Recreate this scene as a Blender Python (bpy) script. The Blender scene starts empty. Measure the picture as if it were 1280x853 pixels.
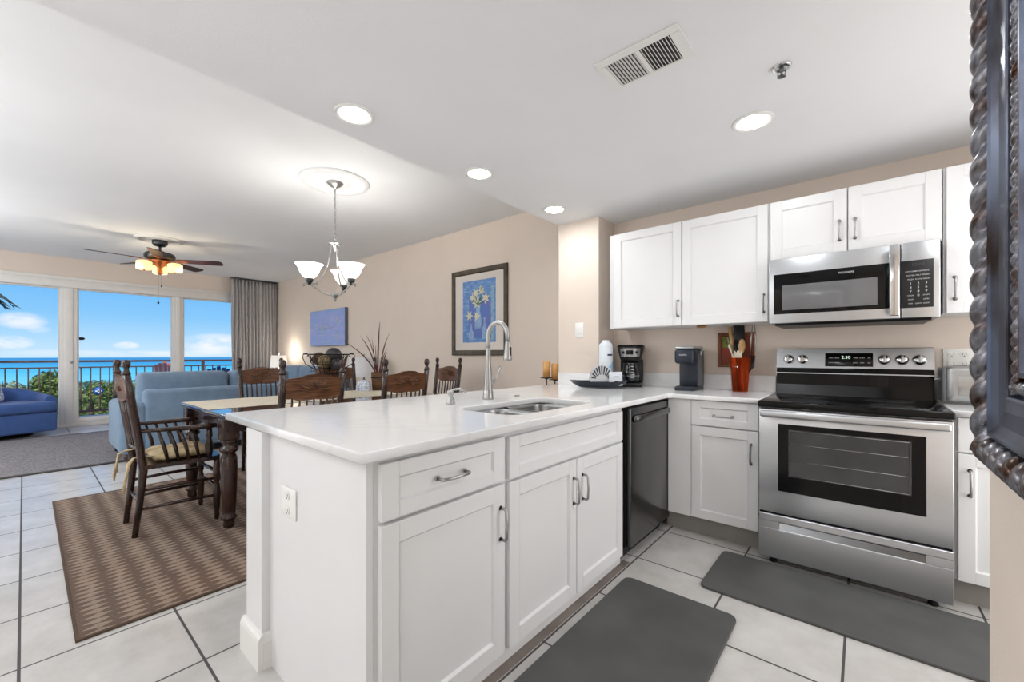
import bpy, bmesh, math, random
from mathutils import Vector, Matrix, Euler
random.seed(7)
PI = math.pi
sc = bpy.context.scene
COL = sc.collection

# ------------------------------------------------------------------ camera
F_PX, YAW, CAM_H = 517.0, math.atan2(1078 - 640, 517.0), 1.17
cam = bpy.data.cameras.new('camera')
cam.sensor_fit = 'HORIZONTAL'; cam.sensor_width = 36.0
cam.lens = 36.0 * F_PX / 1280.0
cam.shift_x = 0.0
cam.shift_y = (444.5 - 426.5) / 1280.0
cam.clip_start = 0.02; cam.clip_end = 3000
co = bpy.data.objects.new('camera', cam); COL.objects.link(co)
co.location = (0, 0, CAM_H)
co.rotation_euler = (PI / 2, 0, YAW)
sc.camera = co
sc.view_settings.view_transform = 'Standard'
sc.view_settings.look = 'None'
sc.view_settings.gamma = 1.0
sc.view_settings.use_curve_mapping = False
sc.view_settings.exposure = 0.69

# ------------------------------------------------------------------ light levels (tune here)
DOWNLIGHT_W = 2.2
CHANDELIER_W = 3.0
FAN_W = 3.0
LIVING_W = 16.0
SUN_S = 2.6
SKY_S = .65


def srgb(r, g, b):
    def f(c):
        c /= 255.0
        return c / 12.92 if c <= 0.04045 else ((c + 0.055) / 1.055) ** 2.4
    return (f(r), f(g), f(b), 1.0)


# ------------------------------------------------------------------ world
def build_world():
    w = bpy.data.worlds.new('sky'); sc.world = w
    w.use_nodes = True
    nt = w.node_tree; nt.nodes.clear()
    N = nt.nodes.new; L = nt.links.new
    out = N('ShaderNodeOutputWorld'); bg = N('ShaderNodeBackground')
    L(bg.outputs[0], out.inputs[0]); bg.inputs[1].default_value = SKY_S
    tc = N('ShaderNodeTexCoord')
    sep = N('ShaderNodeSeparateXYZ'); L(tc.outputs['Generated'], sep.inputs[0])
    ramp = N('ShaderNodeValToRGB'); L(sep.outputs[2], ramp.inputs[0])
    cr = ramp.color_ramp
    cr.elements[0].position = 0.0; cr.elements[0].color = srgb(205, 232, 250)
    cr.elements[1].position = 1.0; cr.elements[1].color = srgb(60, 120, 215)
    for p, c in ((0.03, (178, 220, 250)), (0.07, (140, 202, 248)), (0.13, (112, 187, 246)), (0.30, (88, 165, 238))):
        e = cr.elements.new(p); e.color = srgb(*c)
    # clouds: soft ellipses in azimuth / elevation broken up by noise
    az = N('ShaderNodeMath'); az.operation = 'ARCTAN2'
    L(sep.outputs[1], az.inputs[0])
    neg = N('ShaderNodeMath'); neg.operation = 'MULTIPLY'; neg.inputs[1].default_value = -1
    L(sep.outputs[0], neg.inputs[0]); L(neg.outputs[0], az.inputs[1])
    noi = N('ShaderNodeTexNoise'); noi.inputs['Scale'].default_value = 14
    noi.inputs['Detail'].default_value = 8; noi.inputs['Roughness'].default_value = 0.62
    mp = N('ShaderNodeMapping'); mp.inputs['Scale'].default_value = (1, 1, 2.2)
    L(tc.outputs['Generated'], mp.inputs[0]); L(mp.outputs[0], noi.inputs[0])
    total = None

    def m(op, a, b=None, clamp=False):
        n = N('ShaderNodeMath'); n.operation = op; n.use_clamp = clamp
        for i, v in enumerate((a, b)):
            if v is None: continue
            if isinstance(v, (int, float)): n.inputs[i].default_value = v
            else: L(v, n.inputs[i])
        return n.outputs[0]
    cth, sth = math.cos(YAW), math.sin(YAW)
    for (u, v, ru, rv, k) in ((26, 401, 34, 11, .8), (12, 428, 32, 9, 1.0), (158, 432, 17, 5, 1.0), (272, 430, 44, 13, 1.0),
                              (170, 442, 60, 4, .35), (240, 442, 60, 4, .4), (80, 441, 70, 4, .35), (48, 412, 16, 5, .3)):
        a = (u - 640) / F_PX; e = (444.5 - v) / F_PX
        dx, dy = -sth + a * cth, cth + a * sth
        A = math.atan2(dy, -dx); EL = e / math.hypot(dx, dy)
        # angular half sizes
        a2 = (u + ru - 640) / F_PX
        A2 = math.atan2(cth + a2 * sth, -(-sth + a2 * cth))
        ra = abs(A2 - A); re = rv / F_PX / math.hypot(dx, dy)
        q = m('ADD', m('POWER', m('ABSOLUTE', m('DIVIDE', m('SUBTRACT', az.outputs[0], A), ra)), 2.0),
              m('POWER', m('ABSOLUTE', m('DIVIDE', m('SUBTRACT', sep.outputs[2], EL), re)), 2.0))
        g = m('MULTIPLY', m('SUBTRACT', 1.15, q, True), k)
        total = g if total is None else m('ADD', total, g)
    band = m('MULTIPLY', m('SUBTRACT', noi.outputs[0], 0.34), 5.0, True)
    fac = m('MULTIPLY', total, band, True)
    mix = N('ShaderNodeMixRGB'); L(fac, mix.inputs[0]); L(ramp.outputs[0], mix.inputs[1])
    mix.inputs[2].default_value = srgb(250, 250, 252)
    L(mix.outputs[0], bg.inputs[0])


build_world()
sun = bpy.data.lights.new('sun', 'SUN'); sun.energy = SUN_S; sun.angle = 0.01; sun.color = (1, .96, .88)
so = bpy.data.objects.new('sun', sun); COL.objects.link(so)
so.rotation_euler = Vector((-0.55, 0.25, -0.9)).to_track_quat('-Z', 'Y').to_euler()


def area_light(name, loc, size, watts, color=(.94, .97, 1), shape='DISK', rot=(0, 0, 0), size_y=None, spread=PI):
    l = bpy.data.lights.new(name, 'AREA'); l.energy = watts; l.shape = shape; l.size = size
    if size_y: l.size_y = size_y
    l.color = color; l.spread = spread
    o = bpy.data.objects.new(name, l); COL.objects.link(o); o.location = loc; o.rotation_euler = rot
    return o


def point_light(name, loc, watts, r=0.04, color=(1, .985, .96)):
    l = bpy.data.lights.new(name, 'POINT'); l.energy = watts; l.shadow_soft_size = r; l.color = color
    o = bpy.data.objects.new(name, l); COL.objects.link(o); o.location = loc
    return o


Z_LOW, Z_HIGH = 2.34, 2.76
# unseen fill lights under the ceiling, added to brighten the room
for i, (x, y) in enumerate(((-0.9, -0.6), (-0.9, -2.0))):
    area_light('ceiling_fill_light', (x, y, Z_LOW - .02), 0.5, 4, shape='SQUARE')
# unseen fill lights added by the rear wall, which has no windows
REAR_K, REAR_L, SIDE_FILL, UP_K, UP_L = 1.0, 20.0, 7.5, 13.5, 25.0
area_light('rear_fill_light', (-.95, -3.1, 1.35), 1.9, REAR_K, (.9, .955, 1), 'RECTANGLE', (PI / 2, 0, 0), 1.8)
area_light('alcove_fill_light', (1.23, 2.3, 1.05), 1.6, 13.0, (.93, .965, 1), 'RECTANGLE', (PI / 2, 0, PI / 2), 1.7)  # unseen fill added at the alcove wall, which has no window
area_light('side_fill_light', (.19, -1.5, 1.3), 1.8, SIDE_FILL, (.9, .955, 1), 'RECTANGLE', (PI / 2, 0, PI / 2), 1.9)  # unseen fill added beside the camera; no hall opens there
area_light('rear_fill_light', (-5.2, -3.1, 1.4), 2.2, REAR_L, (.9, .955, 1), 'RECTANGLE', (PI / 2, 0, 0), 2.0)
area_light('rear_fill_light', (-8.2, -3.1, 1.4), 2.6, REAR_L, (.9, .955, 1), 'RECTANGLE', (PI / 2, 0, 0), 2.0)
for i, (x, y) in enumerate(((-4.0, -1.6), (-6.8, -1.6))):
    area_light('ceiling_fill_light', (x, y, Z_HIGH - .02), 0.6, LIVING_W, shape='SQUARE')  # added fill over the living area, out of view
area_light('ceiling_fill_light', (0.75, 2.2, Z_LOW - .02), 0.3, 4, shape='SQUARE')  # added fill, hidden in the alcove


# upward fill lights added out of view; no floor lamps stand there
for x, y, w_ in ((-.9, -1.3, UP_K), (.8, 1.9, UP_K * .05), (-3.9, -1.7, UP_L), (-7.0, -1.6, UP_L)):
    area_light('fill_uplight', (x, y, 1.55), .4, w_, (.93, .965, 1), rot=(PI, 0, 0))


# ------------------------------------------------------------------ materials
def new_mat(name):
    m = bpy.data.materials.new(name); m.use_nodes = True
    nt = m.node_tree
    return m, nt, nt.nodes['Principled BSDF']


def mat(name, c, rough=.5, metal=0.0, var=.05, scale=8.0, bump=0.0, bscale=60.0, stretch=(1, 1, 1), spec=.5, coat=0.0,
        c2=None, lo=.35, hi=.65, emis=None, es=0.0, alpha=1.0, trans=0.0, ior=1.45, detail=3.0, rvar=0.0, coord='Object', sheen=0.0):
    m, nt, b = new_mat(name)
    N = nt.nodes.new; L = nt.links.new
    c = srgb(*c)
    c2_ = srgb(*c2) if c2 else tuple(min(1, v * (1 - var * 2.2)) for v in c[:3]) + (1,)
    tc = N('ShaderNodeTexCoord'); mp = N('ShaderNodeMapping'); mp.inputs['Scale'].default_value = stretch
    L(tc.outputs[coord], mp.inputs[0])
    no = N('ShaderNodeTexNoise'); no.inputs['Scale'].default_value = scale; no.inputs['Detail'].default_value = detail
    L(mp.outputs[0], no.inputs[0])
    rp = N('ShaderNodeValToRGB'); L(no.outputs[0], rp.inputs[0])
    rp.color_ramp.elements[0].position = lo; rp.color_ramp.elements[0].color = c2_
    rp.color_ramp.elements[1].position = hi; rp.color_ramp.elements[1].color = c
    L(rp.outputs[0], b.inputs['Base Color'])
    b.inputs['Roughness'].default_value = rough; b.inputs['Metallic'].default_value = metal
    b.inputs['Specular IOR Level'].default_value = spec
    b.inputs['Coat Weight'].default_value = coat
    b.inputs['IOR'].default_value = ior
    b.inputs['Transmission Weight'].default_value = trans
    b.inputs['Sheen Weight'].default_value = sheen
    if rvar:
        mr = N('ShaderNodeMapRange'); mr.inputs[3].default_value = rough - rvar; mr.inputs[4].default_value = rough + rvar
        L(no.outputs[0], mr.inputs[0]); L(mr.outputs[0], b.inputs['Roughness'])
    if bump:
        n2 = N('ShaderNodeTexNoise'); n2.inputs['Scale'].default_value = bscale; n2.inputs['Detail'].default_value = 2
        L(mp.outputs[0], n2.inputs[0])
        bp = N('ShaderNodeBump'); bp.inputs['Strength'].default_value = bump; bp.inputs['Distance'].default_value = .01
        L(n2.outputs[0], bp.inputs['Height']); L(bp.outputs[0], b.inputs['Normal'])
    if emis:
        b.inputs['Emission Color'].default_value = srgb(*emis); b.inputs['Emission Strength'].default_value = es
    return m


M = {}
M['wall'] = mat('beige_wall_paint', (226, 212, 199), .7, var=.015, scale=3, bump=.12, bscale=180)
M['ceil'] = mat('ceiling_paint', (236, 236, 237), .85, var=.01, scale=2, bump=.08, bscale=150)
M['trim'] = mat('white_trim_paint', (228, 226, 222), .4, var=.01)
M['wintrim'] = mat('offwhite_window_metal', (230, 227, 222), .45, var=.02)
M['cab'] = mat('white_cabinet_paint', (232, 232, 232), .32, var=.008, scale=4)
M['cabin'] = mat('cabinet_side_white', (224, 224, 224), .4, var=.008, scale=4)
M['steel'] = mat('brushed_steel', (204, 207, 210), .3, 1.0, var=.04, scale=30, stretch=(.4, .4, 26), bump=.03, bscale=40, rvar=.05)
M['dsteel'] = mat('dark_stainless', (112, 112, 112), .24, 1.0, var=.05, scale=30, stretch=(.4, .4, 26), rvar=.05)
M['sinksteel'] = mat('satin_sink_steel', (158, 158, 158), .33, 1.0, var=.05, scale=20)
M['nickel'] = mat('brushed_nickel', (178, 177, 175), .34, 1.0, var=.03, scale=40)
M['chrome'] = mat('chrome', (215, 215, 215), .1, 1.0, var=.02)
M['black'] = mat('gloss_black', (10, 10, 11), .1, var=.02, spec=.3)
M['blackm'] = mat('matt_black_plastic', (26, 26, 28), .4, var=.05)
M['glassb'] = mat('oven_glass', (72, 72, 73), .12, var=.12, scale=5, spec=.4)
M['mglass'] = mat('microwave_glass', (108, 108, 110), .15, var=.04, scale=4, coat=.3)
M['white'] = mat('white_plastic', (235, 234, 230), .4, var=.01)
M['grout'] = mat('toe_kick_grey', (150, 146, 140), .6, var=.05)
M['mat'] = mat('grey_anti_fatigue_mat', (86, 86, 85), .62, var=.06, scale=5, bump=.1, bscale=220, c2=(76, 76, 75), detail=5)
M['dwood'] = mat('dark_stained_wood', (62, 37, 27), .25, var=.2, scale=6, stretch=(4, 4, .6), c2=(30, 18, 15), coat=.35, lo=.3, hi=.7)
M['oak'] = mat('carved_oak', (116, 74, 44), .35, scale=9, stretch=(1.2, 1.2, 12), c2=(74, 44, 26), coat=.15, lo=.38, hi=.62, detail=6)
M['tabletop'] = mat('polished_table_top', (62, 44, 38), .1, scale=5, stretch=(8, .8, 1), c2=(44, 30, 27), coat=.7, lo=.3, hi=.7)
M['runner'] = mat('cream_table_cloth', (216, 206, 186), .8, var=.03, scale=14, bump=.3, bscale=160)
M['cushion'] = mat('tan_seat_cushion', (214, 194, 156), .85, scale=13, c2=(164, 140, 104), bump=.2, bscale=90, detail=5)
M['sofa'] = mat('pale_blue_upholstery', (118, 142, 166), .9, var=.06, scale=10, bump=.25, bscale=260, sheen=.2)
M['sofad'] = mat('blue_slipcover', (60, 92, 152), .9, var=.08, scale=8, bump=.3, bscale=200, sheen=.2)
M['pillow'] = mat('patterned_pillow', (214, 218, 226), .9, scale=22, c2=(120, 140, 176), lo=.45, hi=.55)
M['lrug'] = mat('grey_woven_rug', (146, 142, 144), .95, scale=60, c2=(104, 100, 102), bump=.5, bscale=300, detail=4)
M['rugedge'] = mat('rug_binding', (74, 68, 68), .9, var=.1)
M['drugedge'] = mat('brown_rug_binding', (88, 70, 56), .95, var=.1, scale=50)
M['curtain'] = mat('grey_curtain_cloth', (178, 175, 175), .85, var=.04, scale=20, stretch=(1, 1, .2), bump=.1, bscale=200)
M['iron'] = mat('dark_wrought_iron', (44, 38, 34), .45, .7, var=.2, scale=20)
M['rail'] = mat('brown_railing_paint', (104, 78, 70), .5, .2, var=.1, scale=12)
M['concrete'] = mat('balcony_tile', (206, 198, 188), .7, var=.05, scale=6)
M['leaf1'] = mat('dark_green_leaves', (96, 112, 64), .6, scale=1.6, c2=(48, 62, 38), lo=.35, hi=.65)
M['leaf2'] = mat('mid_green_leaves', (150, 164, 88), .6, scale=1.6, c2=(78, 96, 54), lo=.35, hi=.65)
M['leaf3'] = mat('grey_green_leaves', (168, 170, 128), .6, scale=1.6, c2=(106, 112, 80), lo=.35, hi=.65)
M['bark'] = mat('tree_bark', (110, 88, 66), .9, var=.2)
M['sand'] = mat('beach_sand', (232, 222, 200), .95, var=.04, scale=.2)
M['scrub'] = mat('dune_scrub', (122, 134, 84), .95, scale=.5, c2=(78, 92, 52), lo=.4, hi=.6)
M['teal'] = mat('turquoise_canvas', (40, 196, 206), .7, var=.03)
M['bluepaint'] = mat('blue_sign_paint', (40, 90, 176), .6, var=.05)
M['bronze'] = mat('aged_bronze_frame', (126, 126, 132), .26, .8, scale=22, c2=(66, 42, 28), lo=.36, hi=.56, detail=6, rvar=.08)
M['bronzed'] = mat('dark_bronze_band', (104, 112, 130), .3, .75, scale=11, c2=(50, 38, 34), lo=.3, hi=.55, stretch=(1, 1, .5), detail=5)
M['darkcanvas'] = mat('dark_painting_canvas', (20, 18, 16), .9, spec=.08, scale=7, c2=(10, 12, 10), bump=.3, bscale=70)
M['shade'] = mat('lamp_shade_linen', (232, 230, 226), .8, var=.03, scale=30, emis=(255, 246, 232), es=.25)
M['shadeg'] = mat('grey_lamp_shade', (222, 222, 224), .8, var=.03, scale=30)
M['glow'] = mat('lit_frosted_glass', (255, 252, 246), .4, var=.01, emis=(255, 250, 240), es=.7)
M['amber'] = mat('lit_amber_glass', (250, 220, 160), .4, var=.05, emis=(255, 206, 130), es=.8)
M['bulb'] = mat('lit_bulb', (255, 255, 255), .4, var=0, emis=(255, 252, 244), es=14.0)
M['bulbs'] = mat('soft_lit_bulb', (255, 255, 255), .4, var=0, emis=(255, 250, 240), es=3.0)
M['blade'] = mat('fan_blade_wood', (70, 40, 40), .4, scale=8, c2=(44, 28, 34), stretch=(8, .6, 1))
M['fanmetal'] = mat('pewter_fan_metal', (90, 92, 94), .3, .9, var=.08)
M['copper'] = mat('antique_copper', (196, 124, 78), .3, .8, var=.1)
M['navy'] = mat('navy_ceramic', (28, 36, 52), .18, var=.1, coat=.4)
M['greymach'] = mat('slate_plastic', (28, 37, 50), .35, var=.06)
M['greymachl'] = mat('grey_machine_side', (92, 94, 96), .4, var=.04)
M['silverp'] = mat('silver_plastic', (172, 172, 172), .3, .6, var=.03)
M['carafe'] = mat('carafe_glass', (40, 44, 46), .05, var=.1, coat=.6)
M['orange'] = mat('orange_glass', (236, 104, 44), .08, scale=9, c2=(140, 50, 24), trans=.8, ior=1.15, stretch=(3, 3, .4))
M['spoon'] = mat('pale_spoon_wood', (214, 176, 128), .55, scale=20, stretch=(6, 6, 1), c2=(190, 148, 100))
M['offwhite'] = mat('cream_plastic', (226, 220, 200), .5, var=.03)
M['teal2'] = mat('dark_teal_plastic', (30, 70, 66), .4, var=.1)
M['picwood'] = mat('reddish_frame_wood', (134, 74, 36), .4, scale=12, c2=(92, 46, 22), stretch=(6, 6, 1))
M['gilt'] = mat('dull_gilt_edge', (150, 112, 58), .4, .5, var=.1)
M['green'] = mat('olive_green_paint', (136, 144, 46), .6, scale=18, c2=(96, 106, 34))
M['red'] = mat('brick_red_paint', (150, 50, 38), .6, scale=18, c2=(110, 62, 34))
M['redb'] = mat('bright_red_paint', (176, 34, 30), .6, var=.1)
M['frameolive'] = mat('dark_olive_wood_frame', (84, 74, 54), .35, scale=10, c2=(58, 48, 34), detail=6)
M['framegold'] = mat('brown_frame_side', (132, 96, 60), .4, scale=10, c2=(98, 70, 42))
M['matboard'] = mat('cream_mat_board', (222, 214, 206), .8, var=.01)
M['candle'] = mat('amber_candle_wax', (230, 184, 124), .5, scale=14, c2=(214, 160, 96), emis=(230, 160, 80), es=.05)
M['lime'] = mat('sponge_green', (120, 150, 90), .8, var=.1)
M['pot'] = mat('rustic_wood_pot', (112, 78, 50), .6, scale=18, stretch=(1, 1, 5), c2=(70, 46, 30))
M['reed'] = mat('dark_dried_reed', (62, 50, 46), .6, scale=6, c2=(104, 44, 40))
M['ball1'] = mat('brown_vine_ball', (104, 74, 54), .7, scale=40, c2=(50, 36, 30), bump=.6, bscale=70)
M['ball2'] = mat('tan_vine_ball', (150, 130, 96), .7, scale=36, c2=(84, 72, 50), bump=.6, bscale=70)
M['ball3'] = mat('dark_speckled_ball', (78, 74, 76), .6, scale=30, c2=(28, 26, 28), bump=.6, bscale=70)
M['coral'] = mat('white_coral_ceramic', (226, 230, 238), .5, scale=60, c2=(150, 164, 190), lo=.4, hi=.55)
M['shell'] = mat('white_shell_ceramic', (222, 222, 224), .5, var=.03)
M['shelld'] = mat('dark_shell_groove', (52, 54, 60), .5, var=.05)
M['paper'] = mat('paper_white', (228, 234, 240), .7, var=.02)
M['blueband'] = mat('sky_blue_print', (140, 186, 222), .6, scale=10, c2=(180, 210, 232))
M['navyprint'] = mat('navy_print', (40, 48, 84), .6, var=.05)
M['redchair'] = mat('coral_balcony_chair', (200, 120, 110), .6, var=.05)
M['bluefab'] = mat('blue_sling_fabric', (40, 70, 120), .7, var=.06)
M['terracotta'] = mat('terracotta', (150, 88, 60), .8, var=.08)
M['rubber'] = mat('black_rubber', (16, 16, 16), .8, var=.05)
M['medal'] = mat('ceiling_plaster_moulding', (226, 226, 226), .7, var=.01)


def mat_quartz():
    m, nt, b = new_mat('white_quartz')
    N = nt.nodes.new; L = nt.links.new
    tc = N('ShaderNodeTexCoord')
    no = N('ShaderNodeTexNoise'); no.inputs['Scale'].default_value = 1.6; no.inputs['Detail'].default_value = 6
    no.inputs['Distortion'].default_value = 1.2
    L(tc.outputs['Object'], no.inputs[0])
    rp = N('ShaderNodeValToRGB'); L(no.outputs[0], rp.inputs[0])
    e = rp.color_ramp.elements
    e[0].position = .47; e[0].color = srgb(236, 236, 236); e[1].position = .53; e[1].color = srgb(236, 236, 236)
    k = e.new(.5); k.color = srgb(230, 230, 231)
    L(rp.outputs[0], b.inputs['Base Color'])
    b.inputs['Roughness'].default_value = .12
    return m


M['quartz'] = mat_quartz()


def mat_tile():
    m, nt, b = new_mat('pale_stone_floor_tile')
    N = nt.nodes.new; L = nt.links.new
    tc = N('ShaderNodeTexCoord'); mp = N('ShaderNodeMapping')
    mp.vector_type = 'POINT'
    mp.inputs['Location'].default_value = (0.055 / .4685 + 40, 0.012 / .4615 + 40, 0)
    mp.inputs['Scale'].default_value = (1 / .4685, 1 / .4615, 1)
    L(tc.outputs['Object'], mp.inputs[0])
    br = N('ShaderNodeTexBrick'); br.offset = 0; br.squash = 1
    br.inputs['Scale'].default_value = 1; br.inputs['Brick Width'].default_value = 1; br.inputs['Row Height'].default_value = 1
    br.inputs['Mortar Size'].default_value = .0105; br.inputs['Mortar Smooth'].default_value = .1
    br.inputs['Color1'].default_value = srgb(206, 203, 200); br.inputs['Color2'].default_value = srgb(198, 195, 192)
    br.inputs['Mortar'].default_value = srgb(80, 77, 77)
    L(mp.outputs[0], br.inputs[0])
    no = N('ShaderNodeTexNoise'); no.inputs['Scale'].default_value = 5; no.inputs['Detail'].default_value = 8
    no.inputs['Roughness'].default_value = .65
    L(tc.outputs['Object'], no.inputs[0])
    rp = N('ShaderNodeValToRGB'); L(no.outputs[0], rp.inputs[0])
    rp.color_ramp.elements[0].position = .35; rp.color_ramp.elements[0].color = (.84, .83, .81, 1)
    rp.color_ramp.elements[1].position = .65; rp.color_ramp.elements[1].color = (1, 1, 1, 1)
    mx = N('ShaderNodeMixRGB'); mx.blend_type = 'MULTIPLY'; mx.inputs[0].default_value = 1
    L(br.outputs[0], mx.inputs[1]); L(rp.outputs[0], mx.inputs[2]); L(mx.outputs[0], b.inputs['Base Color'])
    mr = N('ShaderNodeMapRange'); mr.inputs[3].default_value = .24; mr.inputs[4].default_value = .8
    L(br.outputs['Fac'], mr.inputs[0]); L(mr.outputs[0], b.inputs['Roughness'])
    bp = N('ShaderNodeBump'); bp.inputs['Strength'].default_value = .5; bp.inputs['Distance'].default_value = .003; bp.invert = True
    L(br.outputs['Fac'], bp.inputs['Height']); L(bp.outputs[0], b.inputs['Normal'])
    return m


M['tile'] = mat_tile()


def mat_rug():
    """elongated diamonds woven in pale and dark yarn, in soft stripes"""
    m, nt, b = new_mat('woven_diamond_rug')
    N = nt.nodes.new; L = nt.links.new

    def mt(op, a, c=None, clamp=False):
        n = N('ShaderNodeMath'); n.operation = op; n.use_clamp = clamp
        for i, v in enumerate((a, c)):
            if v is None: continue
            if isinstance(v, (int, float)): n.inputs[i].default_value = v
            else: L(v, n.inputs[i])
        return n.outputs[0]
    tc = N('ShaderNodeTexCoord'); sp = N('ShaderNodeSeparateXYZ')
    wob = N('ShaderNodeTexNoise'); wob.inputs['Scale'].default_value = 9
    L(tc.outputs['Object'], wob.inputs[0])
    L(tc.outputs['Object'], sp.inputs[0])
    # diamonds are long in y (0.17) and short in x (0.055)
    U = mt('MULTIPLY', sp.outputs[0], 1 / .05); V = mt('MULTIPLY', sp.outputs[1], 1 / .115)
    V = mt('ADD', V, mt('MULTIPLY', wob.outputs[0], .35))
    du = mt('ABSOLUTE', mt('SUBTRACT', mt('FRACT', U), .5)); dv = mt('ABSOLUTE', mt('SUBTRACT', mt('FRACT', V), .5))
    s = mt('ADD', du, dv)
    dia = mt('MULTIPLY', mt('SUBTRACT', s, .5), 9.0); dia = mt('ADD', dia, .5, True)
    outl = mt('SUBTRACT', 1.0, mt('MULTIPLY', mt('ABSOLUTE', mt('SUBTRACT', s, .5)), 11.0), True)
    fine = N('ShaderNodeTexNoise'); fine.inputs['Scale'].default_value = 160; L(tc.outputs['Object'], fine.inputs[0])
    big = N('ShaderNodeTexNoise'); big.inputs['Scale'].default_value = 1.1; L(tc.outputs['Object'], big.inputs[0])
    c1 = N('ShaderNodeMixRGB'); c1.inputs[1].default_value = srgb(106, 80, 60); c1.inputs[2].default_value = srgb(94, 82, 74)
    L(big.outputs[0], c1.inputs[0])
    c2 = N('ShaderNodeMixRGB'); c2.inputs[1].default_value = srgb(152, 126, 104); c2.inputs[2].default_value = srgb(142, 130, 120)
    L(big.outputs[0], c2.inputs[0])
    mx = N('ShaderNodeMixRGB'); L(dia, mx.inputs[0]); L(c1.outputs[0], mx.inputs[1]); L(c2.outputs[0], mx.inputs[2])
    # broad stripes running with the rows
    st = mt('MULTIPLY', mt('SUBTRACT', mt('SINE', mt('MULTIPLY', sp.outputs[0], 2 * PI / .36)), .2), .5, True)
    m2 = N('ShaderNodeMixRGB'); m2.blend_type = 'MULTIPLY'; L(mt('MULTIPLY', st, .5), m2.inputs[0]); L(mx.outputs[0], m2.inputs[1])
    m2.inputs[2].default_value = (.62, .58, .55, 1)
    m4 = N('ShaderNodeMixRGB'); m4.blend_type = 'MULTIPLY'; L(mt('MULTIPLY', outl, .75), m4.inputs[0]); L(m2.outputs[0], m4.inputs[1]); m4.inputs[2].default_value = (.4, .36, .33, 1)
    m3 = N('ShaderNodeMixRGB'); m3.blend_type = 'MULTIPLY'; m3.inputs[0].default_value = .6
    rp = N('ShaderNodeValToRGB'); rp.color_ramp.elements[0].position = .3; rp.color_ramp.elements[0].color = (.55, .55, .55, 1)
    rp.color_ramp.elements[1].position = .6; L(fine.outputs[0], rp.inputs[0])
    L(m4.outputs[0], m3.inputs[1]); L(rp.outputs[0], m3.inputs[2])
    L(m3.outputs[0], b.inputs['Base Color']); b.inputs['Roughness'].default_value = .95
    bp = N('ShaderNodeBump'); bp.inputs['Strength'].default_value = .5; bp.inputs['Distance'].default_value = .004
    L(fine.outputs[0], bp.inputs['Height']); L(bp.outputs[0], b.inputs['Normal'])
    return m


M['drug'] = mat_rug()


def mat_sea():
    m, nt, b = new_mat('sea_water')
    N = nt.nodes.new; L = nt.links.new
    tc = N('ShaderNodeTexCoord'); sp = N('ShaderNodeSeparateXYZ'); L(tc.outputs['Object'], sp.inputs[0])
    no = N('ShaderNodeTexNoise'); no.inputs['Scale'].default_value = .02; L(tc.outputs['Object'], no.inputs[0])
    mr = N('ShaderNodeMapRange'); mr.inputs[1].default_value = -130; mr.inputs[2].default_value = -900
    L(sp.outputs[0], mr.inputs[0])
    ad = N('ShaderNodeMath'); ad.operation = 'ADD'
    ml = N('ShaderNodeMath'); ml.operation = 'MULTIPLY_ADD'; ml.inputs[1].default_value = .25; ml.inputs[2].default_value = -.12
    L(no.outputs[0], ml.inputs[0]); L(mr.outputs[0], ad.inputs[0]); L(ml.outputs[0], ad.inputs[1])
    rp = N('ShaderNodeValToRGB'); L(ad.outputs[0], rp.inputs[0])
    e = rp.color_ramp.elements
    e[0].position = 0; e[0].color = srgb(176, 228, 222); e[1].position = 1; e[1].color = srgb(58, 138, 176)
    for p, c in ((.06, (128, 206, 210)), (.3, (88, 184, 202)), (.6, (66, 160, 190))):
        k = e.new(p); k.color = srgb(*c)
    L(rp.outputs[0], b.inputs['Base Color']); b.inputs['Roughness'].default_value = .6
    b.inputs['Specular IOR Level'].default_value = .15
    return m


M['sea'] = mat_sea()


def mat_pane():
    m = bpy.data.materials.new('window_glass'); m.use_nodes = True
    nt = m.node_tree; nt.nodes.clear(); N = nt.nodes.new; L = nt.links.new
    o = N('ShaderNodeOutputMaterial'); mx = N('ShaderNodeMixShader'); t = N('ShaderNodeBsdfTransparent'); g = N('ShaderNodeBsdfGlossy')
    t.inputs[0].default_value = (.97, .985, 1, 1); g.inputs['Roughness'].default_value = .3
    mx.inputs[0].default_value = .002
    L(t.outputs[0], mx.inputs[1]); L(g.outputs[0], mx.inputs[2]); L(mx.outputs[0], o.inputs[0])
    return m


M['pane'] = mat_pane()


def mat_painting(name, sky, mid, spots, scale=6):
    m, nt, b = new_mat(name)
    N = nt.nodes.new; L = nt.links.new
    tc = N('ShaderNodeTexCoord'); mp = N('ShaderNodeMapping'); mp.inputs['Scale'].default_value = (1, 1, 3)
    L(tc.outputs['Object'], mp.inputs[0])
    sp = N('ShaderNodeSeparateXYZ'); L(tc.outputs['Object'], sp.inputs[0])
    no = N('ShaderNodeTexNoise'); no.inputs['Scale'].default_value = scale; no.inputs['Detail'].default_value = 6
    L(mp.outputs[0], no.inputs[0])
    rp = N('ShaderNodeValToRGB'); e = rp.color_ramp.elements
    e[0].position = .35; e[0].color = srgb(*sky); e[1].position = .6; e[1].color = srgb(*mid)
    k = e.new(.72); k.color = srgb(*spots)
    L(no.outputs[0], rp.inputs[0]); L(rp.outputs[0], b.inputs['Base Color'])
    b.inputs['Roughness'].default_value = .6
    return m


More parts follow.
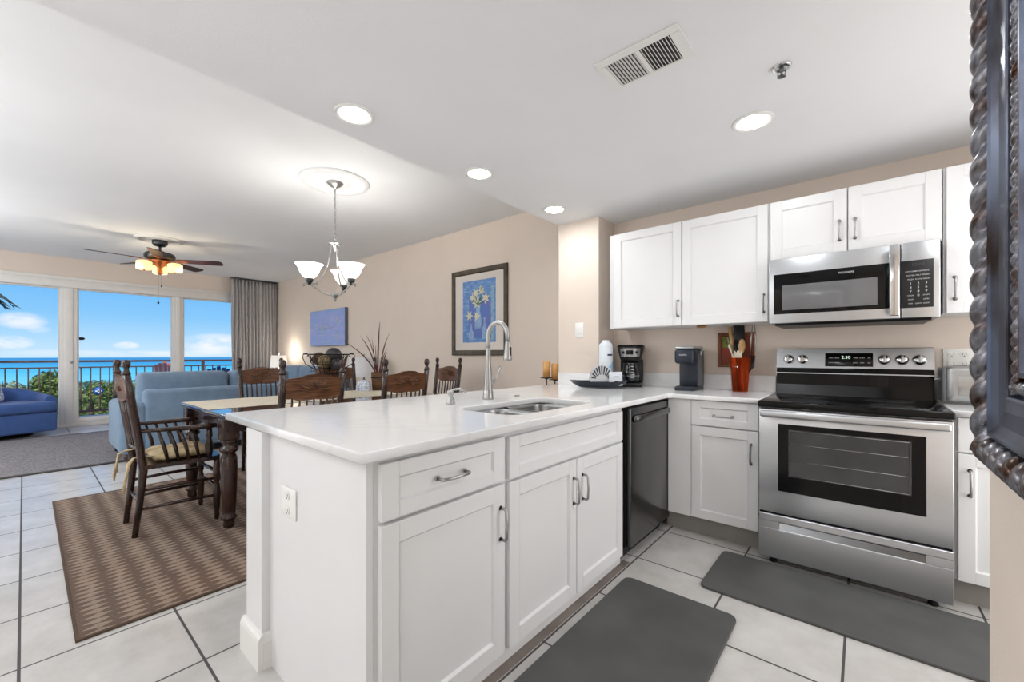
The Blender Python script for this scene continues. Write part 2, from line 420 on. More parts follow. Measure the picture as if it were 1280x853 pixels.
M['canvasblue'] = mat_painting('blue_canvas_paint', (142, 170, 224), (160, 172, 230), (176, 184, 234), 3)
M['canvasedge'] = mat('canvas_grey_edge', (112, 116, 124), .7, var=.04)
M['artblue'] = mat_painting('blue_brushwork', (84, 128, 192), (116, 156, 208), (176, 194, 216), 14)
M['artpurple'] = mat('violet_brushwork', (112, 110, 184), .6, scale=22, c2=(82, 124, 190))
M['artlight'] = mat('pale_green_brushwork', (150, 184, 196), .6, scale=22, c2=(110, 156, 190))
M['petal'] = mat('pale_petal_paint', (226, 222, 190), .6, var=.08, scale=40)
M['stemg'] = mat('green_stem_paint', (110, 150, 120), .6, var=.1, scale=40)
M['vase'] = mat('pale_vase_paint', (150, 184, 222), .6, var=.1, scale=40)


# ------------------------------------------------------------------ mesh helpers
class MB:
    """collects shapes into one mesh; smooth flag per face"""
    def __init__(self):
        self.bm = bmesh.new()

    def _mark(self, faces, smooth):
        for f in faces: f.smooth = smooth

    def box(self, x0, y0, z0, x1, y1, z1, bev=0.0, seg=2, smooth=None, mx=None):
        r = bmesh.ops.create_cube(self.bm, size=1.0)
        vs = r['verts']
        sx, sy, sz = x1 - x0, y1 - y0, z1 - z0
        for v in vs:
            v.co = Vector((x0 + (v.co.x + .5) * sx, y0 + (v.co.y + .5) * sy, z0 + (v.co.z + .5) * sz))
        faces = set(f for v in vs for f in v.link_faces)
        if bev > 0:
            bev = min(bev, abs(sx) * .49, abs(sy) * .49, abs(sz) * .49)
            es = list(set(e for v in vs for e in v.link_edges))
            rr = bmesh.ops.bevel(self.bm, geom=es, offset=bev, segments=seg, profile=.5, affect='EDGES')
            faces = set(rr['faces'])
            for v in list(rr['verts']):
                for f in v.link_faces: faces.add(f)
            if smooth is None: smooth = True
        vv = set(v for f in faces for v in f.verts)
        self._mark(faces, bool(smooth))
        if mx is not None:
            for v in vv: v.co = mx @ v.co
        return self

    def rings(self, rings, closed=False, caps=True, smooth=True):
        bm = self.bm; R = [[bm.verts.new(p) for p in ring] for ring in rings]
        n = len(R[0]); fs = []
        k = len(R)
        for i in range(k if closed else k - 1):
            a, b2 = R[i], R[(i + 1) % k]
            for j in range(n):
                try: fs.append(bm.faces.new((a[j], a[(j + 1) % n], b2[(j + 1) % n], b2[j])))
                except ValueError: pass
        self._mark(fs, smooth)
        if caps and not closed:
            for ring in (list(reversed(R[0])), R[-1]):
                try: f = bm.faces.new(ring); f.smooth = False
                except ValueError: pass
        return self

    def tube(self, pts, r, seg=8, closed=False, flat=1.0, up=None):
        pts = [Vector(p) for p in pts]; n = len(pts)
        rs = r if isinstance(r, (list, tuple)) else [r] * n
        rings = []; prev = None
        for i, p in enumerate(pts):
            if closed: t = pts[(i + 1) % n] - pts[i - 1]
            elif i == 0: t = pts[1] - p
            elif i == n - 1: t = p - pts[i - 1]
            else: t = pts[i + 1] - pts[i - 1]
            if t.length < 1e-9: t = Vector((0, 0, 1))
            t.normalize()
            if prev is None:
                a = Vector(up) if up else (Vector((0, 0, 1)) if abs(t.z) < .9 else Vector((1, 0, 0)))
            else: a = prev
            s = a - t * a.dot(t)
            if s.length < 1e-6: s = Vector((0, 1, 0)) - t * t.y
            s.normalize(); prev = s
            q = t.cross(s)
            rings.append([p + (s * math.cos(2 * PI * k / seg) * flat + q * math.sin(2 * PI * k / seg)) * rs[i] for k in range(seg)])
        return self.rings(rings, closed=closed)

    def cyl(self, p0, p1, r0, r1=None, seg=20):
        return self.tube([p0, p1], [r0, r0 if r1 is None else r1], seg)

    def lathe(self, prof, c=(0, 0, 0), seg=24, axis='z', sx=1.0, sy=1.0, caps=True):
        cx, cy, cz = c
        rings = []
        for r, z in prof:
            r = max(r, 1e-5); ring = []
            for k in range(seg):
                a = 2 * PI * k / seg; u, v = r * math.cos(a) * sx, r * math.sin(a) * sy
                if axis == 'z': ring.append((cx + u, cy + v, cz + z))
                elif axis == 'y': ring.append((cx + u, cy + z, cz - v))
                else: ring.append((cx + z, cy + u, cz + v))
            rings.append(ring)
        return self.rings(rings, caps=caps)

    def ball(self, c, r, seg=16, sz=1.0, sx=1.0, sy=1.0):
        n = max(6, seg // 2)
        return self.lathe([(r * math.sin(PI * i / n), -r * sz * math.cos(PI * i / n)) for i in range(n + 1)], c, seg, sx=sx, sy=sy)

    def prism(self, poly, p0, axis='z', depth=.1, smooth=False):
        """poly: 2-D outline; extruded along axis from p0"""
        bm = self.bm

        def P(u, v, d):
            if axis == 'z': return (p0[0] + u, p0[1] + v, p0[2] + d)
            if axis == 'y': return (p0[0] + u, p0[1] + d, p0[2] + v)
            return (p0[0] + d, p0[1] + u, p0[2] + v)
        a = [bm.verts.new(P(u, v, 0)) for u, v in poly]; b2 = [bm.verts.new(P(u, v, depth)) for u, v in poly]
        fs = [bm.faces.new(a), bm.faces.new(list(reversed(b2)))]
        n = len(poly)
        for i in range(n): fs.append(bm.faces.new((a[i], b2[i], b2[(i + 1) % n], a[(i + 1) % n])))
        self._mark(fs, smooth)
        return self

    def grid(self, fn, nu, nv, smooth=True, closed_u=False):
        bm = self.bm
        V = [[bm.verts.new(fn(i / nu, j / nv)) for j in range(nv + 1)] for i in range(nu + (0 if closed_u else 1))]
        m = len(V); fs = []
        for i in range(nu):
            for j in range(nv):
                try: fs.append(bm.faces.new((V[i][j], V[(i + 1) % m][j], V[(i + 1) % m][j + 1], V[i][j + 1])))
                except ValueError: pass
        self._mark(fs, smooth)
        return self

    def xform(self, mx):
        for v in self.bm.verts: v.co = mx @ v.co
        return self

    def build(self, name, m, parent=None, fixn=True):
        if fixn: bmesh.ops.recalc_face_normals(self.bm, faces=self.bm.faces[:])
        me = bpy.data.meshes.new(name); self.bm.to_mesh(me); self.bm.free()
        me.materials.append(M[m] if isinstance(m, str) else m)
        o = bpy.data.objects.new(name, me); COL.objects.link(o)
        if parent is not None: o.parent = parent
        return o


def tag(o, label=None, cat=None, group=None, kind=None):
    if label: o['label'] = label
    if cat: o['category'] = cat
    if group: o['group'] = group
    if kind: o['kind'] = kind
    return o


def thing(name, label, cat, loc=(0, 0, 0), rz=0.0, group=None):
    o = bpy.data.objects.new(name, None); COL.objects.link(o)
    o.empty_display_size = .05
    o.location = loc; o.rotation_euler = (0, 0, rz)
    return tag(o, label, cat, group)


def struct(name, mb, m, parent=None):
    o = mb.build(name, m, parent)
    if parent is None: o['kind'] = 'structure'
    return o


def kids(o): return [c for c in bpy.data.objects if c.parent == o]


def dup(root, loc=None, rz=None, label=None):
    def rec(o, par):
        c = o.copy(); COL.objects.link(c)
        if par is not None: c.parent = par
        for ch in kids(o): rec(ch, c)
        return c
    r = rec(root, None)
    if loc is not None: r.location = loc
    if rz is not None: r.rotation_euler = (0, 0, rz)
    if label: r['label'] = label
    return r


def slab(name, outlines, z0, z1, m, parent=None, bev=.004):
    cu = bpy.data.curves.new(name, 'CURVE'); cu.dimensions = '2D'; cu.fill_mode = 'BOTH'
    for pts in outlines:
        s = cu.splines.new('POLY'); s.points.add(len(pts) - 1); s.use_cyclic_u = True
        for i, (x, y) in enumerate(pts): s.points[i].co = (x, y, 0, 1)
    cu.extrude = (z1 - z0) / 2 - bev; cu.bevel_depth = bev; cu.bevel_resolution = 2; cu.offset = -bev
    t = bpy.data.objects.new(name + '_tmp', cu)
    COL.objects.link(t)
    dg = bpy.context.evaluated_depsgraph_get()
    me = bpy.data.meshes.new_from_object(t.evaluated_get(dg))
    bpy.data.objects.remove(t); bpy.data.curves.remove(cu)
    for v in me.vertices: v.co.z += (z0 + z1) / 2
    me.materials.clear(); me.materials.append(M[m])
    o = bpy.data.objects.new(name, me); COL.objects.link(o)
    if parent is not None: o.parent = parent
    return o


def text(name, s, size, m, loc, rot, parent=None, depth=.0004, align='CENTER'):
    cu = bpy.data.curves.new(name, 'FONT'); cu.body = s; cu.size = size; cu.extrude = depth
    cu.align_x = align; cu.align_y = 'CENTER'
    t = bpy.data.objects.new(name + '_tmp', cu); COL.objects.link(t)
    dg = bpy.context.evaluated_depsgraph_get()
    me = bpy.data.meshes.new_from_object(t.evaluated_get(dg))
    bpy.data.objects.remove(t); bpy.data.curves.remove(cu)
    me.materials.clear(); me.materials.append(M[m])
    mx = Matrix.Translation(loc) @ Euler(rot).to_matrix().to_4x4()
    me.transform(mx)
    o = bpy.data.objects.new(name, me); COL.objects.link(o)
    if parent is not None: o.parent = parent
    return o


def rrect(x0, y0, x1, y1, r, n=5):
    out = []
    for cx, cy, a0 in ((x1 - r, y1 - r, 0), (x0 + r, y1 - r, PI / 2), (x0 + r, y0 + r, PI), (x1 - r, y0 + r, 1.5 * PI)):
        for i in range(n + 1):
            a = a0 + PI / 2 * i / n; out.append((cx + r * math.cos(a), cy + r * math.sin(a)))
    return out


def arc(c, r, a0, a1, n, f):
    return [f(c[0] + r * math.cos(a0 + (a1 - a0) * i / n), c[1] + r * math.sin(a0 + (a1 - a0) * i / n)) for i in range(n + 1)]


def bez(p0, p1, p2, p3, n=12):
    p0, p1, p2, p3 = map(Vector, (p0, p1, p2, p3)); o = []
    for i in range(n + 1):
        t = i / n; s = 1 - t
        o.append(p0 * s ** 3 + p1 * 3 * s * s * t + p2 * 3 * s * t * t + p3 * t ** 3)
    return o


# ================================================================== the room
XW = -9.9            # window wall
YP = 3.60            # long wall with the pictures
YK = 3.40            # kitchen back wall
XR = 0.205           # wall beside the camera
YB = -3.2            # wall behind
struct('floor', MB().box(-10.05, YB - .1, -.12, 1.4, 3.75, 0), 'tile')
struct('ceiling', MB().box(-10.05, YB - .1, Z_HIGH, -2.09, 3.75, Z_HIGH + .1), 'ceil')
struct('ceiling', MB().box(-2.09, YB - .1, Z_LOW, 1.4, 3.75, Z_HIGH + .1), 'ceil')
struct('wall_back', MB().box(-10.05, YP, 0, -1.69, YP + .12, Z_HIGH), 'wall')
struct('wall_kitchen', MB().box(-1.69, YK, 0, 1.4, YK + .3, Z_LOW), 'wall')
struct('wall_column', MB().box(-2.09, 3.12, 0, -1.69, YP, Z_LOW), 'wall')
struct('wall_right', MB().box(XR, YB, 0, XR + .12, 1.318, Z_LOW), 'wall')
struct('wall_alcove', MB().box(1.25, 1.2, 0, 1.4, 3.4, Z_LOW), 'wall')
struct('wall_alcove', MB().box(XR + .12, 1.2, 0, 1.25, 1.318, Z_LOW), 'wall')
struct('wall_rear', MB().box(-10.05, YB - .12, 0, 1.4, YB, Z_HIGH), 'wall')
# window wall: header, sill, piers
ZG0, ZG1 = .12, 2.275
struct('wall_window', MB().box(XW - .12, YB, 2.44, XW, YP, Z_HIGH)
       .box(XW - .12, YB, 0, XW, -2.6, 2.44).box(XW - .12, 3.3, 0, XW, YP, 2.44), 'wall')
struct('trim_window_header', MB().box(XW - .10, -2.6, ZG1, XW + .045, 3.3, 2.40, .008)
       .box(XW - .10, -2.6, 2.40, XW + .03, 3.3, 2.455, .006), 'wintrim')
struct('trim_window_sill', MB().box(XW - .13, -2.6, 0, XW + .02, 3.3, .055, .006).box(XW - .09, -2.6, .055, XW - .02, 3.3, ZG0, .006), 'wintrim')
mull = ((-1.3, -1.1), (.378, .575), (1.812, 1.975))
k = 0
for y0, y1 in mull:
    k += 1
    o = struct('trim_mullion_%d' % k, MB().box(XW - .09, y0, .05, XW + .02, y1, ZG1, .008).box(XW - .05, y0 + .05, .05, XW + .035, y1 - .05, ZG1, .006), 'wintrim')
edges = [-2.6, -1.3, -1.1, .378, .575, 1.812, 1.975, 3.3]
for i in range(4):
    a, b = edges[2 * i], edges[2 * i + 1]
    w = bpy.data.objects.new('window_%d' % (i + 1), None); COL.objects.link(w); w['kind'] = 'structure'
    MB().box(XW - .08, a, ZG0, XW - .04, a + .018, ZG1).box(XW - .08, b - .018, ZG0, XW - .04, b, ZG1) \
        .box(XW - .08, a + .018, ZG0, XW - .04, b - .018, ZG0 + .02).box(XW - .08, a + .018, ZG1 - .02, XW - .04, b - .018, ZG1).build('window_frame', 'wintrim', w)
    MB().box(XW - .064, a + .018, ZG0 + .02, XW - .058, b - .018, ZG1 - .02).build('pane', 'pane', w)
mb = MB()
tag(mb.lathe([(.0, 0), (.03, 0), (.028, .012), (.0, .014)], (XW - .058, .62, 1.45), 16, 'x', sx=1.5, sy=.8).build('window_marker', 'blackm'),
    'small dark oval marker stuck on the glass of the middle window', 'marker')
tag(MB().lathe([(.0, 0), (.022, 0), (.02, .012), (.0, .02)], (XW + .035, .505, 1.06), 12, 'x').build('door_lock', 'nickel'),
    'small round metal lock on the white window post', 'lock')

# baseboards
struct('baseboard_back', MB().box(-9.9, YP - .015, 0, -2.09, YP, .12, .004), 'trim')
struct('baseboard_column', MB().box(-2.1, 3.105, 0, -2.088, 3.6, .12, .003), 'trim')
struct('baseboard_right', MB().box(XR - .0, 1.318, 0, XR + .12, 1.333, .12, .003), 'trim')
# crown shadow strip over wall cabinets is bare wall

# ------------------------------------------------------------------ peninsula
XD = -1.012          # cabinet door face
XE = -.99            # counter edge
struct('wall_peninsula', MB().box(-1.875, .575, 0, -1.715, 3.12, .882), 'cabin')
struct('baseboard_peninsula', MB().prism([(0, 0), (.02, 0), (.02, .10), (.012, .118), (.006, .125), (0, .128)], (-1.715, .575, 0), 'y', .05)
       .box(-1.893, .557, 0, -1.697, .575, .105).prism([(.557, .105), (.575, .105), (.575, .13), (.567, .128), (.56, .118)], (-1.893, 0, 0), 'x', .196)
       .box(-1.893, .575, 0, -1.875, 3.10, .105).box(-1.887, .575, .105, -1.875, 3.10, .125), 'trim')


def handle(mb_len, vertical=True, r=.0055, off=.028):
    """bow handle centred at origin, front towards -y"""
    h = mb_len / 2; m = MB()
    if vertical:
        m.tube([(0, 0, -h), (0, -off * .8, -h), (0, -off, -h + .008), (0, -off - .004, 0), (0, -off, h - .008), (0, -off * .8, h), (0, 0, h)], r, 8)
        for s in (-1, 1): m.lathe([(.009, 0), (.009, .003), (.006, .006)], (0, 0, s * h), 12, 'y')
    else:
        m.tube([(-h, 0, 0), (-h, -off * .8, 0), (-h + .008, -off, 0), (0, -off - .004, 0), (h - .008, -off, 0), (h, -off * .8, 0), (h, 0, 0)], r, 8)
        for s in (-1, 1): m.lathe([(.009, 0), (.009, .003), (.006, .006)], (s * h, 0, 0), 12, 'y')
    return m


def shaker(name, parent, x0, x1, z0, z1, hnd=None, rail=.06, t=.02):
    """door or drawer front; front face at y=-t, back at y=0"""
    m = MB(); rl = min(rail, (z1 - z0) * .28)
    m.box(x0, -t, z0, x0 + rail, 0, z1, .0015, 1, False).box(x1 - rail, -t, z0, x1, 0, z1, .0015, 1, False)
    m.box(x0 + rail, -t, z0, x1 - rail, 0, z0 + rl, .0015, 1, False).box(x0 + rail, -t, z1 - rl, x1 - rail, 0, z1, .0015, 1, False)
    # bevelled inner lip and flat panel
    a, b, c, d = x0 + rail, x1 - rail, z0 + rl, z1 - rl; e = .006; p = -t + .010
    V = lambda x, y, z: (x, y, z)
    m.rings([[V(a, -t + .001, c), V(b, -t + .001, c), V(b, -t + .001, d), V(a, -t + .001, d)],
             [V(a + e, p, c + e), V(b - e, p, c + e), V(b - e, p, d - e), V(a + e, p, d - e)]], caps=False, smooth=False)
    m.box(a + e * .5, p, c + e * .5, b - e * .5, -.002, d - e * .5)
    o = m.build(name, 'cab', parent)
    if hnd:
        hx, hz, ln, vert = hnd
        hh = handle(ln, vert); hh.xform(Matrix.Translation((hx, -t, hz))); hh.build('handle', 'nickel', o)
    return o


def cabinet(name, label, loc, rz, w, depth, z0, z1, toe=None, left_panel=True, group=None, toeset=.035, open_top=None):
    """carcass: front frame plane at y=0, body behind (+y)"""
    c = thing(name, label, 'cabinet', loc, rz, group)
    if open_top is None: m = MB().box(0, 0, z0, w, depth, z1)
    else: m = MB().box(0, 0, z0, w, depth, open_top).box(0, 0, open_top, w, .015, z1).box(0, .015, open_top, .015, depth, z1).box(w - .015, .015, open_top, w, depth, z1)
    m.build('body', 'cabin', c)
    if toe is not None:
        MB().box(0, toeset, 0, w, toeset + .015, z0).build('toe_kick', toe, c)
    return c


# peninsula cabinets face +x: rotate so local -y points to +x, local x to +y
rp = PI / 2
PX = XD - .02
c1 = cabinet('base_cabinet', 'white base cabinet nearest the camera with one wide drawer over one tall door', (PX, .625, 0), rp, .542, .58, .07, .885, 'cab', toeset=.008)
shaker('drawer', c1, .012, .530, .706, .868, (.27, .784, .115, False))
shaker('door', c1, .012, .530, .068, .694, (.505, .553, .115, True))
c2 = cabinet('sink_cabinet', 'white sink cabinet under the double sink with two doors and a false drawer front', (PX, 1.168, 0), rp, 1.0, .58, .07, .885, 'cab', toeset=.008, open_top=.685)
shaker('false_drawer_front', c2, .014, .975, .702, .862)
shaker('door', c2, .014, .490, .062, .690, (.465, .548, .115, True))
shaker('door', c2, .496, .975, .060, .688, (.545, .548, .115, True))
struct('trim_toe_strip', MB().box(-1.044, .62, 0, -1.0, 2.21, .0015), mat('brown_toe_strip', (132, 122, 114), .4, scale=6, c2=(112, 100, 94)))  # thin brown-grey strip on the floor along the toe kick
# cabinet end panel seen from the left
tag(MB().box(-1.715, .603, 0, -1.032, .625, .885, .001, 1, False).build('cabinet_end_panel', 'cabin'), 'smooth white end panel closing the near end of the peninsula, with an outlet on it', 'panel')


def outlet(name, label, loc, rz, w=.075, h=.118, kind='outlet', gang=1, cat=None):
    t = thing(name, label, cat or kind, loc, rz)
    ww = w if gang == 1 else w * 1.6
    MB().box(-ww / 2, -.006, -h / 2, ww / 2, 0, h / 2, .003, 2).build('cover_plate', 'white', t)
    if kind == 'outlet':
        s = MB()
        for dx in ([0] if gang == 1 else [-.024, .024]):
            for dz in (-.026, .026):
                s2 = MB().lathe([(.017, 0), (.017, .0025), (.015, .003)], (dx, -.009, dz), 16, 'y', sy=.9).build('socket', 'white', t)
                MB().box(dx - .008, -.0096, dz - .005, dx - .006, -.0088, dz + .006).box(dx + .006, -.0096, dz - .005, dx + .008, -.0088, dz + .006) \
                    .lathe([(.0025, 0), (.0025, .0006)], (dx, -.0096, dz - .010), 8, 'y').build('slots', 'blackm', s2)
        s.bm.free()
    else:
        MB().box(-.017, -.012, -.033, .017, -.005, .033, .003, 2).build('rocker', 'white', t)
    return t


outlet('wall_outlet', 'white duplex outlet on the near end panel of the peninsula', (-1.535, .603, .655), 0, w=.125, h=.105)
outlet('light_switch', 'cream single rocker switch on the wall column', (-1.874, 3.12, 1.388), 0, w=.085, h=.13, kind='switch')
outlet('wall_outlet', 'cream outlet on the beige wall right of the range, above the toaster', (.41, YK, 1.15), 0, gang=2)

# dishwasher
dw = thing('dishwasher', 'dark stainless dishwasher built into the peninsula', 'dishwasher', (PX, 2.215, 0), rp)
MB().box(0, 0, .07, .60, .56, .87).build('tub', 'blackm', dw)
MB().box(.008, -.03, .075, .625, 0, .868, .004).build('door_panel', 'dsteel', dw)
m = MB()
ys = [(.05, 0), (.11, -.030), (.32, -.046), (.53, -.030), (.59, 0)]
m.tube([(.045, -.028, .805), (.06, -.042, .805), (.15, -.052, .805), (.32, -.058, .805), (.47, -.052, .805), (.56, -.042, .805), (.575, -.028, .805)], .021, 10, flat=1.0)
for v in m.bm.verts: v.co.y = -.028 + (v.co.y + .028) * .9
m.build('handle', 'dsteel', dw)
MB().box(.0, .03, 0, .60, .045, .075).build('kick_plate', 'blackm', dw)

# corner filler and base cabinet left of range (doors face -y at y=2.81)
YF = 2.83
tag(MB().box(-1.001, YF - .018, .12, -.853, YF + .02, .885, .001, 1, False).build('corner_filler', 'cab'),
    'plain white filler panel in the inner corner beside the dishwasher', 'panel')
c3 = cabinet('base_cabinet', 'white base cabinet left of the range with one drawer and one door', (-.853, YF, 0), 0, .393, .55, .12, .885, 'grout', toeset=.045)
shaker('drawer', c3, .003, .382, .722, .880, (.192, .790, .105, False), .055)
shaker('door', c3, .003, .382, .122, .714, (.345, .578, .115, True), .055)
c4 = cabinet('base_cabinet', 'white base cabinet right of the range, partly hidden by the ornate frame', (.322, YF, 0), 0, .46, .55, .12, .885, 'grout', toeset=.045)
shaker('drawer', c4, .018, .45, .722, .880, None, .055)
shaker('door', c4, .018, .45, .122, .714, (.055, .582, .115, True), .055)

MB().box(-1.03, YF + .045, 0, -.853, YF + .06, .12).build('toe_kick', 'grout', bpy.data.objects['corner_filler'])

# ------------------------------------------------------------------ countertops
Z0C, Z1C = .885, .915
sink_hole = rrect(-1.498, 1.335, -1.118, 2.03, .09, 8)
inner = [(-.99 + .03 - .03 * math.cos(a), 2.787 - .03 + .03 * math.sin(a)) for a in [PI / 2 * i / 6 for i in range(7)]]
outer = [(XE, .565), (XE, 2.757)] + inner + [(-.457, 2.787), (-.457, YK - .001), (-1.689, YK - .001), (-1.689, 3.119), (-2.09, 3.119), (-2.155, .577)]
slabo = slab('countertop', [outer, sink_hole], Z0C, Z1C, 'quartz', None, .005)
tag(slabo, 'L-shaped white quartz countertop running along the peninsula to the range', 'countertop')
slabo2 = slab('countertop', [[(.322, 2.787), (.8, 2.787), (.8, YK - .001), (.322, YK - .001)]], Z0C, Z1C, 'quartz', None, .005)
tag(slabo2, 'short white quartz countertop right of the range, under the toaster', 'countertop')
tag(MB().box(-1.688, YK - .02, Z1C, -.459, YK - .0005, 1.028, .002, 1, False).box(-1.689, 3.1, Z1C, -1.669, 3.375, 1.016, .002, 1, False)
    .box(-2.085, 3.1, Z1C, -1.669, 3.1195, 1.016, .002, 1, False).build('backsplash', 'quartz'), 'low white quartz backsplash strip along the column and kitchen wall', 'backsplash')
tag(MB().box(.325, YK - .02, Z1C, .8, YK - .0005, 1.028, .002, 1, False).build('backsplash', 'quartz'), 'low white quartz backsplash behind the toaster', 'backsplash')

# sink: two bowls
sk = thing('double_sink', 'stainless double-bowl undermount sink in the peninsula', 'sink', (-1.308, 1.68, .885))


def bowl(x0, y0, x1, y1, depth, r=.075):
    rings = []
    for k, (ins, z) in enumerate(((-.012, .0), (0, .0), (0.003, -.02), (.012, -depth * .75), (.03, -depth * .95), (.07, -depth), (.12, -depth - .003))):
        rr = max(.02, r - ins * .3)
        rings.append([(px, py, z) for px, py in rrect(x0 + ins, y0 + ins, x1 - ins, y1 - ins, rr, 6)])
    return MB().rings(rings, caps=False)


b1 = bowl(-.19, -.345, .19, -.022, .16)
b1.bm.faces.new([b1.bm.verts.new((x, y, -.163)) for x, y in rrect(-.19 + .12, -.345 + .12, .19 - .12, -.022 - .12, .04, 6)])
b1.build('bowl', 'sinksteel', sk)
b2_ = bowl(-.19, .022, .19, .35, .19)
b2_.bm.faces.new([b2_.bm.verts.new((x, y, -.193)) for x, y in rrect(-.19 + .12, .022 + .12, .19 - .12, .35 - .12, .04, 6)])
b2_.build('bowl', 'sinksteel', sk)
MB().box(-.178, -.0225, -.022, .178, .0225, -.008, .006).build('divider', 'sinksteel', sk)
for yy, zz in ((-.18, -.162), (.19, -.192)):
    MB().lathe([(.03, 0), (.042, 0), (.044, .003), (.03, .004), (.02, -.002)], (0, yy, zz), 20).build('drain', 'chrome', sk)

# faucet
fa = thing('kitchen_faucet', 'brushed nickel gooseneck pull-down faucet behind the sink', 'faucet', (-1.665, 1.75, .915), .12)
MB().lathe([(.0, 0), (.0325, 0), (.032, .01), (.029, .03), (.0285, .045), (.026, .048), (.026, .055), (.022, .13), (.017, .2), (.0145, .26), (.014, .30)], (0, 0, 0), 24).build('body', 'nickel', fa)
pts = [(0, 0, .29), (0, 0, .33)] + [(.068 - .068 * math.cos(a), 0, .36 + .085 * math.sin(a)) for a in [PI * i / 14 * .93 for i in range(15)]]
pts = pts + [(.137, 0, .33)]
MB().tube(pts, .0135, 14).build('spout', 'nickel', fa)
hd = MB().lathe([(.0, .0), (.014, 0), (.016, -.02), (.018, -.05), (.023, -.085), (.025, -.1), (.023, -.108), (.0, -.106)], (.137, 0, .335), 20).build('spray_head', 'nickel', fa)
MB().box(.152, -.007, .252, .1605, .007, .302, .003).build('spray_button', 'blackm', hd)
lv = MB().tube([(0, .015, .095), (0, .052, .1)], [.015, .013], 14).tube([(0, .05, .1), (.006, .085, .14), (.01, .118, .19)], [.008, .0065, .009], 10)
lv.build('lever', 'nickel', fa)
# soap dispenser
sd = thing('soap_dispenser', 'small brushed nickel soap pump beside the faucet', 'soap dispenser', (-1.655, 1.452, .915), .5)
MB().lathe([(0, 0), (.024, 0), (.025, .006), (.019, .012), (.017, .03), (.013, .036), (.012, .046), (.017, .05), (.019, .062), (.015, .07), (0, .071)], (0, 0, 0), 20).build('base', 'nickel', sd)
MB().tube([(0, 0, .064), (.02, 0, .076), (.05, 0, .08), (.075, 0, .07), (.088, 0, .058)], [.008, .0065, .006, .0055, .005], 10).build('nozzle', 'nickel', sd)
tag(MB().lathe([(0, 0), (.019, 0), (.02, .003), (.015, .006), (0, .007)], (-1.655, 2.0, .915), 20).build('hole_cover', 'nickel'),
    'small flat nickel hole cover on the counter behind the sink', 'cap')

# ------------------------------------------------------------------ range
rg = thing('electric_range', 'stainless steel freestanding electric range with black glass cooktop', 'range', (-.447, 2.684, 0))
W = .76
MB().box(.004, .03, .05, W - .004, .68, .895).build('body', 'dsteel', rg)
ct = MB().box(-.004, -.012, .882, W + .004, .62, .916, .008, 3).build('cooktop', 'black', rg)
m = MB()
for bx, by, br in ((.2, .17, .105), (.56, .17, .085), (.2, .43, .08), (.56, .43, .1)):
    MB().lathe([(br, 0), (br + .004, 0), (br + .004, .0006), (br, .0006)], (bx, by, .9161), 40).build('burner_ring', 'glassb', ct)
dr = MB()
dr.box(.0, 0, .30, W, .03, .872, .004).build('oven_door', 'steel', rg)
door = [o for o in kids(rg) if o.name.startswith('oven_door')][0]
wd = MB().box(.092, -.004, .425, .672, .002, .795, .004, 2, False).build('window_glass', 'black', door)
MB().box(.14, -.0055, .512, .622, -.003, .768, .006, 2, False).build('inner_window', 'glassb', wd)
m = MB().tube([(.146, -.007, .518), (.616, -.007, .518), (.616, -.007, .762), (.146, -.007, .762)], .0018, 6, closed=True)
for zz in (.60, .69): m.cyl((.15, -.0062, zz), (.612, -.0062, zz), .0012, seg=6)
m.build('oven_rack', 'nickel', wd)
hm = MB().box(.012, -.055, .832, .748, -.03, .868, .011, 4)
hm.box(.02, -.04, .838, .05, .004, .862, .004).box(.71, -.04, .838, .74, .004, .862, .004)
hm.build('door_handle', 'steel', door)
for a, b in ((.03, .11), (.16, .2), (.23, .36), (.40, .54), (.57, .62), (.67, .74)): MB().box(a, -.003, .876, b, .0, .8795).build('vent_slot', 'blackm', door)
MB().box(.004, .012, .289, W - .004, .03, .301).build('gap_trim', 'black', rg)
# storage drawer with long recessed pull
m = MB()
x0, x1, za, zb = .095, .672, .21, .25
m.box(0, 0, .048, W, .028, za, .003, 1, False).box(0, 0, zb, W, .028, .288, .003, 1, False).box(0, 0, za, x0, .028, zb).box(x1, 0, za, W, .028, zb)
sdr = m.build('storage_drawer', 'steel', rg)
m = MB().rings([[(x0, .022, zb), (x1, .022, zb), (x1, .024, zb), (x0, .024, zb)], [(x0, .004, za), (x1, .004, za), (x1, .008, za), (x0, .008, za)]], smooth=False)
m.box(x0, .024, za, x1, .028, zb).build('recessed_pull', 'dsteel', sdr)
for lx in (.06, .70):
    MB().lathe([(.016, 0), (.02, .008), (.012, .02), (.012, .05)], (lx, .07, 0), 14).build('leg', 'rubber', rg)
# back guard
bgd = MB()
bgd.prism([(.60, .915), (.68, .915), (.68, 1.215), (.655, 1.215), (.612, 1.06), (.612, .98)], (.004, 0, 0), 'x', W - .008)
bgd.build('backguard', 'black', rg)
sl = math.atan2(.155, .043)
cp = MB().prism([(.6105, 1.052), (.640, 1.052), (.66, 1.212), (.652, 1.213)], (.002, 0, 0), 'x', W - .004)
cp = cp.build('control_panel', 'steel', rg)
# control parts on the tilted panel
tilt = math.atan2(.0415, .16)


def onpanel(px, pz):  # local x along width, height along panel
    t = (pz - 1.052) / .161
    return (px, .6105 + t * .0415, pz)


